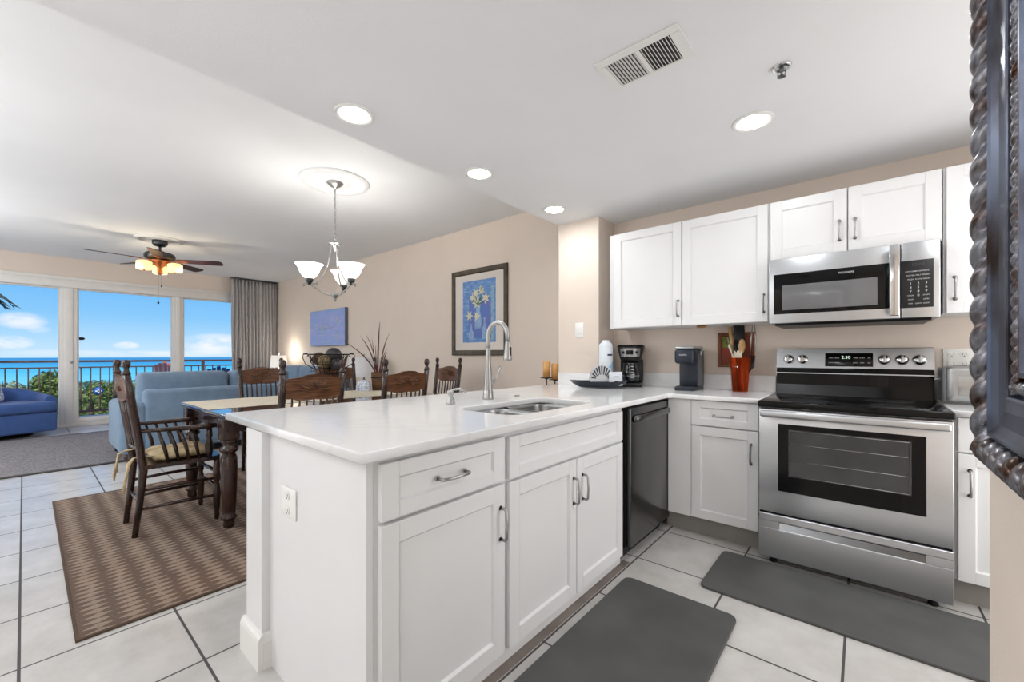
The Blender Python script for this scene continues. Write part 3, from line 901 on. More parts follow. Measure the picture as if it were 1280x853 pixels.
for i, kx in enumerate((.07, .146, .546, .623, .697)):
    x, y, z = onpanel(kx, 1.143)
    kn = MB().lathe([(0, 0), (.030, 0), (.030, -.006), (.025, -.009), (.024, -.024), (.020, -.027), (0, -.027)], (0, 0, 0), 24, 'y')
    kn.xform(Matrix.Translation((x, y, z)) @ Matrix.Rotation(-tilt, 4, 'X'))
    kn = kn.build('knob', 'chrome', cp)
    g = MB().box(-.006, -.036, -.024, .006, -.025, .024, .003).xform(Matrix.Translation((x, y, z)) @ Matrix.Rotation(-tilt, 4, 'X'))
    g.build('grip', 'nickel', kn)
x, y, z = onpanel(.3805, 1.142)
dp = MB().box(-.116, -.003, -.043, .116, .002, .043, .004).xform(Matrix.Translation((x, y, z)) @ Matrix.Rotation(-tilt, 4, 'X')).build('display', 'black', cp)
M['led'] = mat('pale_display_digits', (190, 210, 190), .5, var=0, emis=(190, 220, 190), es=.6)
M['print'] = mat('light_grey_print', (205, 205, 205), .5, var=0)
M['printd'] = mat('dark_grey_print', (70, 70, 72), .5, var=0)
rx = PI / 2 - tilt
text('clock_digits', '2:30', .026, 'led', (x - .012, y - .0035 + .004, z + .015), (rx, 0, 0), dp)
for (tx, tz, s) in ((-.085, .012, 'BAKE'), (-.055, .012, 'BROIL'), (-.085, -.018, 'CLEAN'), (-.055, -.018, 'WARM'), (.035, .012, 'TIMER'), (.065, .012, 'START'), (.098, .012, 'ON'), (.035, -.018, 'COOK'), (.065, -.018, 'STOP'), (.098, -.018, 'OFF')):
    text('button_print', s, .0085, 'print', (x + tx, y - .0035 + tz * .26, z + tz), (rx, 0, 0), dp)
text('maker_lettering', 'FRIGIDAIRE', .010, 'printd', (.3805, .6105 + .0062, 1.082), (rx, 0, 0), cp)

# ------------------------------------------------------------------ wall cabinets
YU = 3.07
u1 = cabinet('wall_cabinet', 'white two-door wall cabinet above the coffee makers, left of the microwave', (-1.56, YU, 0), 0, 1.11, .325, 1.385, 2.135)
shaker('door', u1, .043, .567, 1.388, 2.132, (.545, 1.508, .11, True), .06)
shaker('door', u1, .573, 1.102, 1.386, 2.132, (1.08, 1.502, .11, True), .06)
u2 = cabinet('wall_cabinet', 'short white two-door wall cabinet directly above the microwave', (-.447, YU, 0), 0, .762, .325, 1.765, 2.135)
shaker('door', u2, .003, .379, 1.768, 2.132, (.345, 1.892, .11, True), .06)
shaker('door', u2, .385, .757, 1.768, 2.132, (.415, 1.892, .11, True), .06)
u3 = cabinet('wall_cabinet', 'tall white one-door wall cabinet right of the microwave, beside the ornate frame', (.318, YU, 0), 0, .48, .325, 1.385, 2.135)
shaker('door', u3, .01, .47, 1.386, 2.132, (.04, 1.512, .11, True), .06)
pk = thing('cabinet_light', 'small oval puck light under the left wall cabinet', 'light', (-.885, 3.16, 1.385))
MB().lathe([(0, 0), (.034, 0), (.036, -.008), (.03, -.014), (0, -.015)], (0, 0, 0), 20, sx=1.0, sy=.7).build('lens', 'gilt', pk)

# microwave
mw = thing('microwave', 'stainless over-the-range microwave with black keypad', 'microwave', (-.442, 2.98, 1.365))
MW, MH = .742, .393
MB().box(.002, .03, 0, MW - .002, .415, MH).build('body', 'dsteel', mw)
MB().prism([(.01, 0), (.03, -.013), (.39, -.013), (.40, 0)], (.03, 0, 0), 'x', MW - .06).build('vent_grille', 'blackm', mw)
md = MB().box(0, 0, 0, .594, .03, MH, .004).build('door', 'steel', mw)
mk = MB().box(.598, 0, 0, MW, .03, MH, .004).build('control_housing', 'steel', mw)
mg = MB().box(.026, -.003, .055, .556, .003, .298, .003).build('door_glass', 'black', md)
MB().box(.07, -.0045, .078, .504, -.002, .228, .003).build('window_glass', 'mglass', mg)
text('maker_lettering', 'FRIGIDAIRE', .014, 'print', (.372, -.0035, .271), (PI / 2, 0, 0), mg)
hm = MB().box(.549, -.05, .012, .590, -.036, .385, .006, 3).box(.555, -.04, .03, .585, .002, .055, .003).box(.555, -.04, .345, .585, .002, .37, .003)
hm.build('handle', 'chrome', md)
kp = MB().box(.592 + .004, -.003, .052, .718, .003, .298, .003).build('keypad', 'blackm', mk)
text('display_print', '12:00', .022, 'printd', (.66, -.0035, .275), (PI / 2, 0, 0), kp)
rows = [('POPCORN', 'DEFROST', 'BAKE'), ('SOFTEN', 'MELT', 'REHEAT'), ('PIZZA', 'PLATE', 'DRINK'), ('1', '2', '3'), ('4', '5', '6'), ('7', '8', '9'), ('COOK', '0', 'START'), ('STOP', '', 'LEVEL'), ('FAN', 'LIGHT', 'LOCK')]
for r_, row in enumerate(rows):
    for c_, s in enumerate(row):
        if s:
            text('key_print', s, .016 if s.isdigit() else .0085, 'print', (.633 + c_ * .029, -.0035, .240 - r_ * .0208), (PI / 2, 0, 0), kp)

# ------------------------------------------------------------------ floor mats and rugs
m1 = slab('kitchen_mat', [rrect(-.63, 2.205, .9, 2.69, .035, 5)], .0, .014, 'mat', None, .004)
tag(m1, 'grey rounded anti-fatigue mat in front of the range', 'mat')
m2 = slab('kitchen_mat', [rrect(-.945, .6, -.42, 2.045, .04, 5)], .0, .014, 'mat', None, .004)
tag(m2, 'grey rounded anti-fatigue mat in front of the sink cabinet', 'mat')
rug = thing('dining_rug', 'brown and beige diamond-woven area rug under the dining table', 'rug', (0, 0, 0))
slab('pile', [[(-4.89, .155), (-2.445, .145), (-2.445, 3.21), (-4.89, 3.21)]], 0, .011, 'drug', rug, .003)
slab('binding', [[(-4.9, .145), (-2.435, .135), (-2.435, 3.22), (-4.9, 3.22)], [(-4.888, .157), (-2.447, .147), (-2.447, 3.208), (-4.888, 3.208)]], 0, .0125, 'drugedge', rug, .003)
rug2 = thing('living_rug', 'large grey woven rug under the sofa and blue armchair', 'rug', (0, 0, 0))
slab('pile', [[(-8.85, -2.2), (-6.24, -2.2), (-6.24, 2.58), (-8.85, 2.58)]], 0, .010, 'lrug', rug2, .003)
slab('binding', [[(-8.9, -2.25), (-6.19, -2.25), (-6.19, 2.63), (-8.9, 2.63)], [(-8.84, -2.19), (-6.25, -2.19), (-6.25, 2.57), (-8.84, 2.57)]], 0, .0115, 'rugedge', rug2, .003)

# ------------------------------------------------------------------ ceiling fixtures
for i, (x, y, lab) in enumerate(((-1.88, 1.037, 'round recessed ceiling light nearest the camera in the row of three by the ceiling drop'),
                                 (-1.88, 1.892, 'middle recessed light in the row of three by the ceiling drop'),
                                 (-1.883, 2.749, 'recessed ceiling light nearest the wall column'),
                                 (-.418, 2.356, 'round recessed ceiling light above the range area'))):
    t = thing('recessed_light', lab, 'ceiling light', (x, y, Z_LOW), group=None)
    MB().lathe([(.066, -.002), (.085, -.008), (.093, -.004), (.094, 0), (.07, 0)], (0, 0, 0), 36, caps=False).build('trim_ring', 'white', t)
    MB().lathe([(0, -.018), (.03, -.0165), (.055, -.011), (.067, -.004), (.067, -.001), (0, -.001)], (0, 0, 0), 36).build('lens', 'bulb', t)
    area_light('recessed_lamp', (x, y, Z_LOW - .022), .10, DOWNLIGHT_W)

vt = thing('ceiling_vent', 'white rectangular air vent in the kitchen ceiling', 'vent', (-.66, 1.585, Z_LOW))
VW, VD = .165, .105
m = MB().box(-VW, -VD, -.006, VW, -.068, 0, .002, 1, False).box(-VW, .068 + .018, -.006, VW, VD, 0, .002, 1, False)
m.box(-VW, -.068, -.006, -.133, .086, 0).box(.125, -.068, -.006, VW, .086, 0).box(-.008, -.068, -.006, .008, .086, 0)
m.build('frame', 'white', vt)
MB().box(-.133, -.068, -.001, .125, .086, -.0002).build('duct_opening', 'blackm', vt)
for k_ in range(20):
    side = -1 if k_ < 10 else 1
    x = (-.133 + .0125 * (k_ + .5)) if k_ < 10 else (.008 + .0117 * (k_ - 10 + .5))
    s_ = MB().box(-.0058 if side < 0 else -.001, -.068, -.0006, .0058 if side < 0 else .001, .086, .0006)
    s_.xform(Matrix.Translation((x, 0, -.004)) @ Matrix.Rotation(-.5 * side if side < 0 else -1.1, 4, 'Y'))
    s_.build('louvre', 'white', vt)
sp_ = thing('fire_sprinkler', 'small chrome fire sprinkler in the kitchen ceiling', 'sprinkler', (-.25, 1.985, Z_LOW))
MB().lathe([(.012, 0), (.036, 0), (.034, -.004), (.02, -.01), (.012, -.004)], (0, 0, 0), 24).build('escutcheon', 'chrome', sp_)
MB().lathe([(.008, 0), (.008, -.02), (.004, -.022), (.004, -.036), (.016, -.038), (.016, -.04), (0, -.041)], (0, 0, 0), 16).tube([(-.011, 0, -.018), (-.014, 0, -.028), (-.004, 0, -.038)], .002, 6).tube([(.011, 0, -.018), (.014, 0, -.028), (.004, 0, -.038)], .002, 6).build('head', 'dsteel', sp_)


def medallion(label, x, y, r):
    o = MB().lathe([(0, -.012), (r * .3, -.012), (r * .34, -.018), (r * .4, -.008), (r * .78, -.008), (r * .82, -.02), (r * .88, -.022), (r * .92, -.012), (r * .97, -.016), (r, -.004), (r, 0), (0, 0)], (x, y, Z_HIGH), 64)
    tag(o.build('ceiling_medallion', 'medal'), label, 'medallion')


CHX, CHY = -3.68, 1.84
medallion('round white plaster medallion above the chandelier', CHX, CHY, .30)
FX, FY = -7.37, 1.21
medallion('round white plaster medallion above the ceiling fan', FX, FY, .27)


def wang(phi):  # angle measured from the view's right-hand direction to a world angle
    return YAW + math.radians(phi)


# chandelier
ch = thing('chandelier', 'nickel three-arm chandelier with white glass bell shades', 'chandelier', (CHX, CHY, Z_HIGH))
MB().lathe([(0, -.012), (.072, -.014), (.07, -.022), (.045, -.045), (.015, -.06), (.012, -.07), (0, -.07)], (0, 0, 0), 24).build('canopy', 'nickel', ch)
m = MB(); z = -.07
kk = 0
while z > -.47:
    c = z - .018; a = 0 if kk % 2 == 0 else PI / 2
    pts = [(.0075 * math.cos(t) * math.cos(a), .0075 * math.cos(t) * math.sin(a), c + .021 * math.sin(t)) for t in [2 * PI * i / 12 for i in range(12)]]
    m.tube(pts, .0022, 5, closed=True); z -= .034; kk += 1
m.cyl((0, 0, -.07), (0, 0, -.47), .0015, seg=5)
m.build('chain', 'nickel', ch)
MB().tube([(.024 * math.cos(t), 0, -.50 + .024 * math.sin(t)) for t in [2 * PI * i / 18 for i in range(18)]], .004, 6, closed=True) \
    .lathe([(0, 0), (.008, 0), (.012, -.02), (.03, -.035), (.058, -.045), (.06, -.05), (.03, -.055), (.015, -.08), (.006, -.11), (0, -.115)], (0, 0, -.525), 18).build('collar', 'nickel', ch)
MB().lathe([(0, .03), (.006, .028), (.012, .01), (.035, .0), (.036, -.008), (.02, -.03), (.01, -.045), (.012, -.055), (.005, -.068), (0, -.07)], (0, 0, -1.03), 18).build('finial', 'nickel', ch)
for phi in (-28, 92, 212):
    a = wang(phi); dx, dy = math.cos(a), math.sin(a)
    P = lambda r, z: (r * dx, r * dy, z)
    R_ = .212
    arm = MB()
    arm.tube(bez(P(.03, -.57), P(.05, -.75), P(.08, -.93), P(.20, -.945), 14), .0055, 7)
    arm.tube(bez(P(.02, -1.04), P(.09, -1.06), P(.14, -.98), P(R_ + .03, -.95), 14), .0055, 7)
    arm.tube([P(R_ - .07, -.945), P(R_ - .02, -.952), P(R_ + .03, -.95), P(R_ + .055, -.965), P(R_ + .05, -.978), P(R_ + .038, -.97)], .006, 7)
    arm = arm.build('arm', 'nickel', ch)
    MB().lathe([(0, -.02), (.012, -.018), (.015, 0), (.03, .012), (.034, .045), (.026, .05), (0, .05)], (R_ * dx, R_ * dy, -.945), 16).build('shade_holder', 'fanmetal', arm)
    MB().lathe([(.03, .035), (.055, .055), (.078, .09), (.092, .13), (.112, .16), (.118, .166), (.114, .163), (.09, .13), (.075, .092), (.052, .06), (.02, .042)], (R_ * dx, R_ * dy, -.945), 28, caps=False).build('glass_shade', 'glow', arm)
    MB().ball((R_ * dx, R_ * dy, -.86), .028, 12, 1.3).build('bulb', 'bulbs', arm)
    point_light('chandelier_bulb', (CHX + R_ * dx, CHY + R_ * dy, Z_HIGH - .80), CHANDELIER_W, .05)

# ceiling fan
fn = thing('ceiling_fan', 'dark five-blade ceiling fan with lit amber glass lights over the living area', 'ceiling fan', (FX, FY, Z_HIGH))
MB().lathe([(0, 0), (.085, 0), (.085, -.05), (.06, -.075), (.02, -.085), (0, -.085)], (0, 0, -.015), 28).build('canopy', 'fanmetal', fn)
MB().cyl((0, 0, -.08), (0, 0, -.17), .017, seg=14).build('downrod', 'fanmetal', fn)
MB().lathe([(0, 0), (.05, 0), (.06, -.015), (.15, -.03), (.17, -.05), (.17, -.095), (.15, -.11), (.08, -.12), (0, -.12)], (0, 0, -.16), 32).build('motor_housing', 'fanmetal', fn)
MB().lathe([(0, 0), (.10, 0), (.12, -.02), (.07, -.04), (.06, -.075), (.03, -.1), (.03, -.17), (.045, -.185), (.02, -.2), (0, -.205)], (0, 0, -.28), 24).build('light_fitter', 'copper', fn)
for k_, phi in enumerate((18, 90, 162, 234, 306)):
    a = wang(phi)
    mx = Matrix.Rotation(a, 4, 'Z') @ Matrix.Translation((0, 0, -.285)) @ Matrix.Rotation(math.radians(-12), 4, 'X')
    outl = [(.2, -.05), (.34, -.062), (.6, -.072), (.71, -.072), (.735, -.05), (.74, 0), (.735, .05), (.71, .072), (.6, .072), (.34, .062), (.2, .05)]
    bl = MB().prism(outl, (0, 0, 0), 'z', .007).xform(mx).build('blade', 'blade', fn)
    MB().prism([(.09, -.018), (.2, -.015), (.3, -.045), (.32, 0), (.3, .045), (.2, .015), (.09, .018)], (0, 0, -.008), 'z', .006).xform(mx).build('blade_iron', 'copper', bl)
for phi in (10, 130, 250):
    a = wang(phi); dx, dy = math.cos(a) * .185, math.sin(a) * .185
    arm = MB().tube([(dx * .3, dy * .3, -.31), (dx * .7, dy * .7, -.32), (dx, dy, -.35)], .008, 6).lathe([(0, .03), (.02, .025), (.03, 0), (.012, -.012), (.008, -.03), (0, -.034)], (dx, dy, -.43), 12).build('light_arm', 'copper', fn)
    MB().lathe([(.06, 0), (.082, .0), (.084, .10), (.06, .115), (.03, .118)], (dx, dy, -.44), 20, caps=True).build('glass_shade', 'amber', arm)
    point_light('fan_bulb', (FX + dx * 1.9, FY + dy * 1.9, Z_HIGH - .5), FAN_W, .05, (1, .85, .62))
cc = MB().cyl((.02, -.02, -.47), (.02, -.02, -.86), .0012, seg=5).lathe([(0, 0), (.011, -.01), (.011, -.03), (0, -.04)], (.02, -.02, -.85), 10)
cc.build('pull_chain', 'iron', fn)
MB().cyl((-.02, .02, -.47), (-.02, .02, -.62), .0012, seg=5).lathe([(0, 0), (.009, -.01), (.009, -.022), (0, -.03)], (-.02, .02, -.62), 10).build('pull_chain', 'iron', fn)

# ------------------------------------------------------------------ ornate frame on the wall beside the camera
fr = thing('ornate_picture_frame', 'large dark bronze picture frame with twisted rope edge, at the right beside the camera', 'picture frame', (0, 0, 0))
FY1, FZ0, FY0, FZ1 = 1.14, .978, .05, 2.22


def rope(p0, p1, r, pitch, strands=3, seg=20, amp=.3, phase=0.0):
    p0, p1 = Vector(p0), Vector(p1); L_ = (p1 - p0).length; n = int(L_ / pitch * 12)
    t = (p1 - p0).normalized(); s = Vector((1, 0, 0)); q = t.cross(s)
    rings = []
    for i in range(n + 1):
        d = L_ * i / n; ring = []
        for k in range(seg):
            th = 2 * PI * k / seg
            lob = abs(math.cos((strands * th - 2 * PI * d / pitch + phase) / 2)) ** .7
            rr = r * (1 - amp + amp * lob)
            ring.append(p0 + t * d + (s * math.cos(th) + q * math.sin(th)) * rr)
        rings.append(ring)
    return MB().rings(rings)


rope((.175, FY1 - .026, FZ0 + .02), (.175, FY1 - .026, FZ1 - .02), .0265, .0505, 2, 24, .42).build('side_rope', 'bronze', fr)
rope((.175, FY1 - .03, FZ0 + .025), (.175, FY0, FZ0 + .025), .0255, .042, 2, 24, .36, 1.2).build('bottom_rope', 'bronze', fr)
rope((.175, FY1 - .03, FZ1 - .025), (.175, FY0, FZ1 - .025), .0255, .05, 2, 24, .34).build('top_rope', 'bronze', fr)
# mitred band swept round the frame (profile: inset, x)
prof = [(.006, XR), (.006, .188), (.05, .180), (.053, .166), (.058, .165), (.062, .169), (.075, .176), (.10, .178), (.122, .175), (.126, .177), (.126, .19), (.156, .19), (.158, .181), (.166, .181), (.17, .19), (.17, XR)]
rings = []
for (s, x) in prof:
    rings.append([(x, FY1 - s, FZ0 + s), (x, FY0 + s, FZ0 + s), (x, FY0 + s, FZ1 - s), (x, FY1 - s, FZ1 - s)])
MB().rings(rings, caps=False, smooth=False).build('band', 'bronzed', fr)
rope((.188, FY1 - .141, FZ0 + .13), (.188, FY1 - .141, FZ1 - .13), .0115, .021, 2, 14, .42).build('inner_bead', 'bronze', fr)
rope((.188, FY1 - .13, FZ0 + .141), (.188, FY0 + .13, FZ0 + .141), .0115, .021, 2, 14, .42).build('inner_bead', 'bronze', fr)
MB().box(.192, FY0 + .165, FZ0 + .165, .2045, FY1 - .165, FZ1 - .165).build('painting', 'darkcanvas', fr)

# ------------------------------------------------------------------ pictures on the walls
fp = thing('framed_print', 'framed blue print of white flowers in a vase, dark olive frame with cream mat', 'picture', (0, YP, 0))
X0, X1, Z0, Z1 = -4.05, -3.105, 1.172, 2.235
prof = [(0, -.001), (0, -.026), (.008, -.032), (.05, -.028), (.062, -.014), (.062, -.001)]
rings = [[(X0 + s, y, Z0 + s), (X1 - s, y, Z0 + s), (X1 - s, y, Z1 - s), (X0 + s, y, Z1 - s)] for s, y in prof]
MB().rings(rings, caps=False, smooth=False).build('frame', 'frameolive', fp)
MB().box(X0 + .06, -.012, Z0 + .06, X1 - .06, -.003, Z1 - .06).build('mat_board', 'matboard', fp)
AX0, AX1, AZ0, AZ1 = -3.85, -3.29, 1.33, 2.09
art = MB().box(AX0, -.0145, AZ0, AX1, -.0115, AZ1).build('art_sheet', 'artblue', fp)
MB().box(-3.74, -.0152, AZ0 + .05, -3.33, -.0142, 1.86).build('purple_patch', 'artpurple', art)
MB().box(-3.365, -.0158, AZ0 + .02, -3.315, -.015, 2.0).build('pale_stripe', 'artlight', art)
MB().prism([(-.05, 0), (.05, 0), (.06, .1), (.03, .22), (.045, .3), (-.045, .3), (-.03, .22), (-.06, .1)], (-3.58, -.0165, 1.50), 'y', .001).build('painted_vase', 'vase', art)
for sx, sz, sh in ((-3.70, 1.36, .2), (-3.47, 1.37, .26)):
    MB().prism([(-.035, 0), (.035, 0), (.045, sh * .4), (.012, sh * .7), (.016, sh), (-.016, sh), (-.012, sh * .7), (-.045, sh * .4)], (sx, -.0165, sz), 'y', .001).build('painted_vase', 'vase', art)
for fx, fz, fr_ in ((-3.62, 1.93, .07), (-3.52, 1.95, .06), (-3.45, 1.86, .075), (-3.60, 1.82, .085), (-3.68, 1.88, .055), (-3.73, 1.66, .07), (-3.60, 1.65, .065), (-3.53, 1.99, .04)):
    n = 12
    MB().prism([((fr_ if i % 2 == 0 else fr_ * .45) * math.cos(2 * PI * i / n + fx * 9), (fr_ if i % 2 == 0 else fr_ * .45) * math.sin(2 * PI * i / n + fx * 9)) for i in range(n)], (fx, -.0175, fz), 'y', .001).build('painted_flower', 'petal', art)
m = MB()
for fx, fz in ((-3.62, 1.90), (-3.52, 1.9), (-3.45, 1.84), (-3.66, 1.86)):
    m.tube([(fx, -.0166, fz), ((fx - 3.58) / 2, -.0166, (fz + 1.78) / 2), (-3.58, -.0166, 1.79)], .006, 5)
m.build('painted_stems', 'stemg', art)

cv = thing('canvas_painting', 'blue unframed canvas with pale flecks on the long wall', 'painting', (0, YP, 0))
MB().box(-8.05, -.06, 1.345, -6.735, -.001, 1.995, .004, 1, False).build('canvas', 'canvasedge', cv)
cf = MB().box(-8.047, -.062, 1.348, -6.738, -.0598, 1.992).build('painted_face', 'canvasblue', cv)
random.seed(3)
m = MB()
for i in range(46):
    px = -7.5 + random.gauss(0, .28); pz = 1.68 + random.gauss(0, .06)
    if i % 6 == 0: px, pz = -6.98 + random.gauss(0, .08), 1.82 + random.gauss(0, .03)
    if i > 34: px, pz = random.uniform(-7.6, -6.85), random.uniform(1.40, 1.55)
    w_, h_ = (random.uniform(.02, .05), random.uniform(.006, .02)) if i <= 34 else (random.uniform(.06, .16), .005)
    px = min(max(px, -7.9), -6.9)
    m.box(px - w_, -.0632, pz - h_, px + w_, -.0618, pz + h_)
m.build('pale_flecks', mat('pale_paint_flecks', (206, 208, 212), .6, scale=30, c2=(150, 160, 210)), cf)

kpic = thing('small_framed_picture', 'small wood-framed picture with green and red squares on the kitchen wall', 'picture', (0, YK, 0))
X0, X1, Z0, Z1 = -.832, -.592, 1.083, 1.338
rings = [[(X0 + s, y, Z0 + s), (X1 - s, y, Z0 + s), (X1 - s, y, Z1 - s), (X0 + s, y, Z1 - s)] for s, y in [(0, -.001), (0, -.02), (.006, -.022), (.022, -.018), (.028, -.01), (.028, -.001)]]
MB().rings(rings, caps=False, smooth=False).build('frame', 'picwood', kpic)
pp = MB().box(X0 + .026, -.009, Z0 + .026, X1 - .026, -.003, Z1 - .026).build('picture_panel', 'red', kpic)
MB().box(X0 + .03, -.0102, Z0 + .145, X1 - .10, -.0088, Z1 - .03).build('green_square', 'green', pp)
MB().box(X0 + .088, -.0108, Z0 + .09, X0 + .12, -.0098, Z0 + .165).build('red_square', 'redb', pp)
m = MB()
for i in range(3):
    m.tube([(X0 + .07 + i * .02 + .012 * math.cos(t), -.0108, Z0 + .185 + .014 * math.sin(t)) for t in [2 * PI * j / 10 for j in range(9)]], .002, 5)
m.build('scroll_drawing', 'blackm', pp)

# ------------------------------------------------------------------ things on the counter
CZ = Z1C
FACE = YAW  # rotation that turns a local -y front towards the camera's plane


def facing(x, y): return math.atan2(y, x) - PI / 2


# decorative boat tray
TX, TY = -1.568, 2.905
RV = YAW
ty = thing('serving_tray', 'dark navy boat-shaped ceramic tray on the counter by the column', 'tray', (TX, TY, CZ), RV)
rings = []
for s, z in ((.0, .004), (.45, .004), (.62, .006), (.78, .02), (.92, .04), (1.0, .054), (1.02, .055), (.99, .052), (.88, .034), (.7, .018), (.4, .012), (.02, .011)):
    ring = []
    for k in range(40):
        t = 2 * PI * k / 40; cx_, sy_ = math.cos(t), math.sin(t)
        ring.append((s * .232 * math.copysign(abs(cx_) ** .9, cx_), s * .115 * math.copysign(abs(sy_) ** 1.1, sy_), z + (.012 * abs(cx_) ** 3 if s > .9 else 0)))
    rings.append(ring)
MB().rings(rings, caps=True).build('dish', 'navy', ty)
# shell napkin holder
sh = thing('shell_napkin_holder', 'white scallop-shell napkin holder with dark ribs standing in the navy tray', 'napkin holder', (TX + .027, TY + .002, CZ + .013), RV)
for sy in (-.022, .018):
    outl = [(-.075, 0)] + [(-.088 * math.cos(t) * (1 + .02 * math.cos(22 * t)), .058 + .112 * math.sin(t) * (1 + .02 * math.cos(22 * t))) for t in [PI * i / 44 for i in range(45)]] + [(.075, 0)]
    hp = MB().prism(outl, (-.01, sy, 0), 'y', .005).build('shell_plate', 'shell', sh)
    m = MB()
    for i in range(11):
        t = PI * (i + .5) / 11
        m.tube([(-.01 - .045 * math.cos(t), sy - .001, .06 + .034 * math.sin(t)), (-.01 - .08 * math.cos(t), sy - .001, .06 + .102 * math.sin(t))], [.003, .0068], 6)
    for zz in (.012, .028, .044): m.tube([(-.085, sy - .001, zz), (.065, sy - .001, zz)], .0034, 6)
    m.build('dark_rib', 'shelld', hp)
cd = thing('tent_card', 'white printed card standing in the navy tray beside the shell holder', 'card', (TX + .115, TY + .02, CZ + .024), RV + .15)
c_ = MB().prism([(-.012, 0), (.010, 0), (.0, .105)], (-.04, 0, 0), 'x', .105)
c_ = c_.build('card_sheet', 'paper', cd)
MB().box(.0, -.0085, .065, .035, -.0065, .070).build('printed_line', 'printd', c_)
MB().box(.0, -.011, .028, .035, -.0085, .036).build('printed_line', 'printd', c_)
tag(MB().box(-.03, -.014, 0, .045, .014, .007, .003).xform(Matrix.Translation((TX - .115, TY - .10, CZ + .026)) @ Matrix.Rotation(RV, 4, 'Z')).build('pink_packet', mat('pink_wrapper', (176, 120, 140), .5)),
    'small pink packet lying in the left end of the navy tray', 'packet')

# paper towel pack
pt = thing('paper_towel_pack', 'white wrapped paper towel roll with blue wave print by the column', 'paper towels', (-1.608, 3.092, CZ), RV - .1)
prof = [(0, 0), (.053, 0), (.056, .008), (.056, .33), (.05, .35), (.03, .366), (.028, .378), (0, .38)]
pb = MB().lathe(prof, (0, 0, 0), 30).build('wrapped_roll', 'paper', pt)
m = MB()
m.grid(lambda u, v: (.0568 * math.cos(-PI / 2 + (u - .5) * 2.4), .0568 * math.sin(-PI / 2 + (u - .5) * 2.4), .05 + v * (.09 + .06 * u) + .012 * math.sin(u * 8)), 20, 3)
m.build('blue_wave_print', 'blueband', pb)
m = MB()
m.grid(lambda u, v: (.0569 * math.cos(-PI / 2 + .1 + u * .85), .0569 * math.sin(-PI / 2 + .1 + u * .85), .252 + v * .014), 10, 1)
m.build('printed_label', 'navyprint', pb)

# drip coffee maker
cm = thing('coffee_maker', 'black drip coffee maker with glass carafe and grey control panel', 'coffee maker', (-1.462, 3.245, CZ), RV - .35)
m = MB().box(-.095, -.12, 0, .095, .11, .035, .02, 3).box(-.085, .02, .03, .095, .11, .23, .02, 3)
m.build('base', 'blackm', cm)
hd = MB().lathe([(.0, .20), (.07, .205), (.085, .225), (.104, .30), (.108, .325), (.10, .328), (0, .33)], (0, 0, 0), 30, sy=1.05).build('brew_head', 'blackm', cm)
MB().lathe([(0, .325), (.109, .325), (.112, .333), (.10, .341), (0, .343)], (0, 0, 0), 30, sy=1.05).build('lid', 'black', hd)
cpn = MB().grid(lambda u, v: ((.0935 + .012 * v) * math.cos(-PI / 2 + (u - .5) * 1.75), 1.05 * (.0945 + .012 * v) * math.sin(-PI / 2 + (u - .5) * 1.75), .245 + v * .066), 14, 2).build('control_panel', 'silverp', hd)
MB().box(-.026, -.120, .262, .026, -.100, .296, .003).build('clock_display', 'black', cpn)
m = MB()
for s in (-1, 1): m.lathe([(0, 0), (.011, 0), (.010, -.012), (0, -.013)], (s * .055, -.09, .279), 12, 'y')
m.build('button', 'blackm', cpn)
cf_ = MB().lathe([(0, 0), (.06, 0), (.068, .02), (.07, .06), (.062, .1), (.05, .13), (.055, .15), (.05, .155), (0, .156)], (0, -.04, .04), 28).build('carafe', 'carafe', cm)
MB().tube([(-.03, -.095, .185), (-.035, -.14, .175), (-.035, -.15, .12), (-.025, -.125, .075), (-.02, -.10, .07)], .009, 8).build('carafe_handle', 'black', cf_)
m = MB()
for i in range(5): m.box(.008, -.1105, .075 + i * .022, .03, -.1085, .079 + i * .022)
m.build('level_marks', 'print', cf_)
MB().tube([(.071 * math.cos(t), -.04 + .071 * math.sin(t), .09) for t in [2 * PI * i / 24 for i in range(24)]], .003, 6, closed=True).build('carafe_band', 'silverp', cf_)

# single-serve coffee maker
ks = thing('pod_coffee_maker', 'slim dark blue single-serve pod coffee maker with silver top', 'coffee maker', (-.985, 3.215, CZ), .02)
MB().box(-.066, -.14, 0, .066, .13, .03, .006, 3).build('drip_tray_base', 'greymach', ks)
MB().box(-.066, -.03, .028, .066, .13, .30, .008, 3).build('tower', 'greymach', ks)
MB().box(.0655, -.028, .03, .0675, .128, .27, .001, 1).build('side_panel', 'greymachl', ks)
hd = MB().box(-.068, -.145, .195, .068, .0, .302, .022, 4).build('brew_head', 'greymach', ks)
MB().box(-.066, -.14, .300, .066, .12, .322, .012, 3).build('silver_lid', 'silverp', hd)
text('maker_lettering', 'KEURIG', .016, 'print', (-.005, -.1457, .258), (PI / 2, 0, 0), hd)
MB().box(-.052, -.136, .0295, .052, -.045, .033, .002).build('drip_grid', 'blackm', ks)
MB().box(.066, .03, .285, .09, .05, .302, .006).box(.06, .03, .255, .078, .05, .29, .006).build('side_catch', 'silverp', ks)

# utensil holder and utensils
UX, UY = -.663, 3.275
uh = thing('utensil_holder', 'square orange translucent utensil holder next to the range', 'utensil holder', (UX, UY, CZ), .3)
rings = []
for h_, z in ((.046, 0), (.0475, .004), (.061, .238), (.0575, .238), (.044, .008)):
    rings.append([(px, py, z) for px, py in rrect(-h_, -h_, h_, h_, .012, 4)])
mb = MB().rings(rings, caps=True)
mb.build('glass_vase', 'orange', uh)


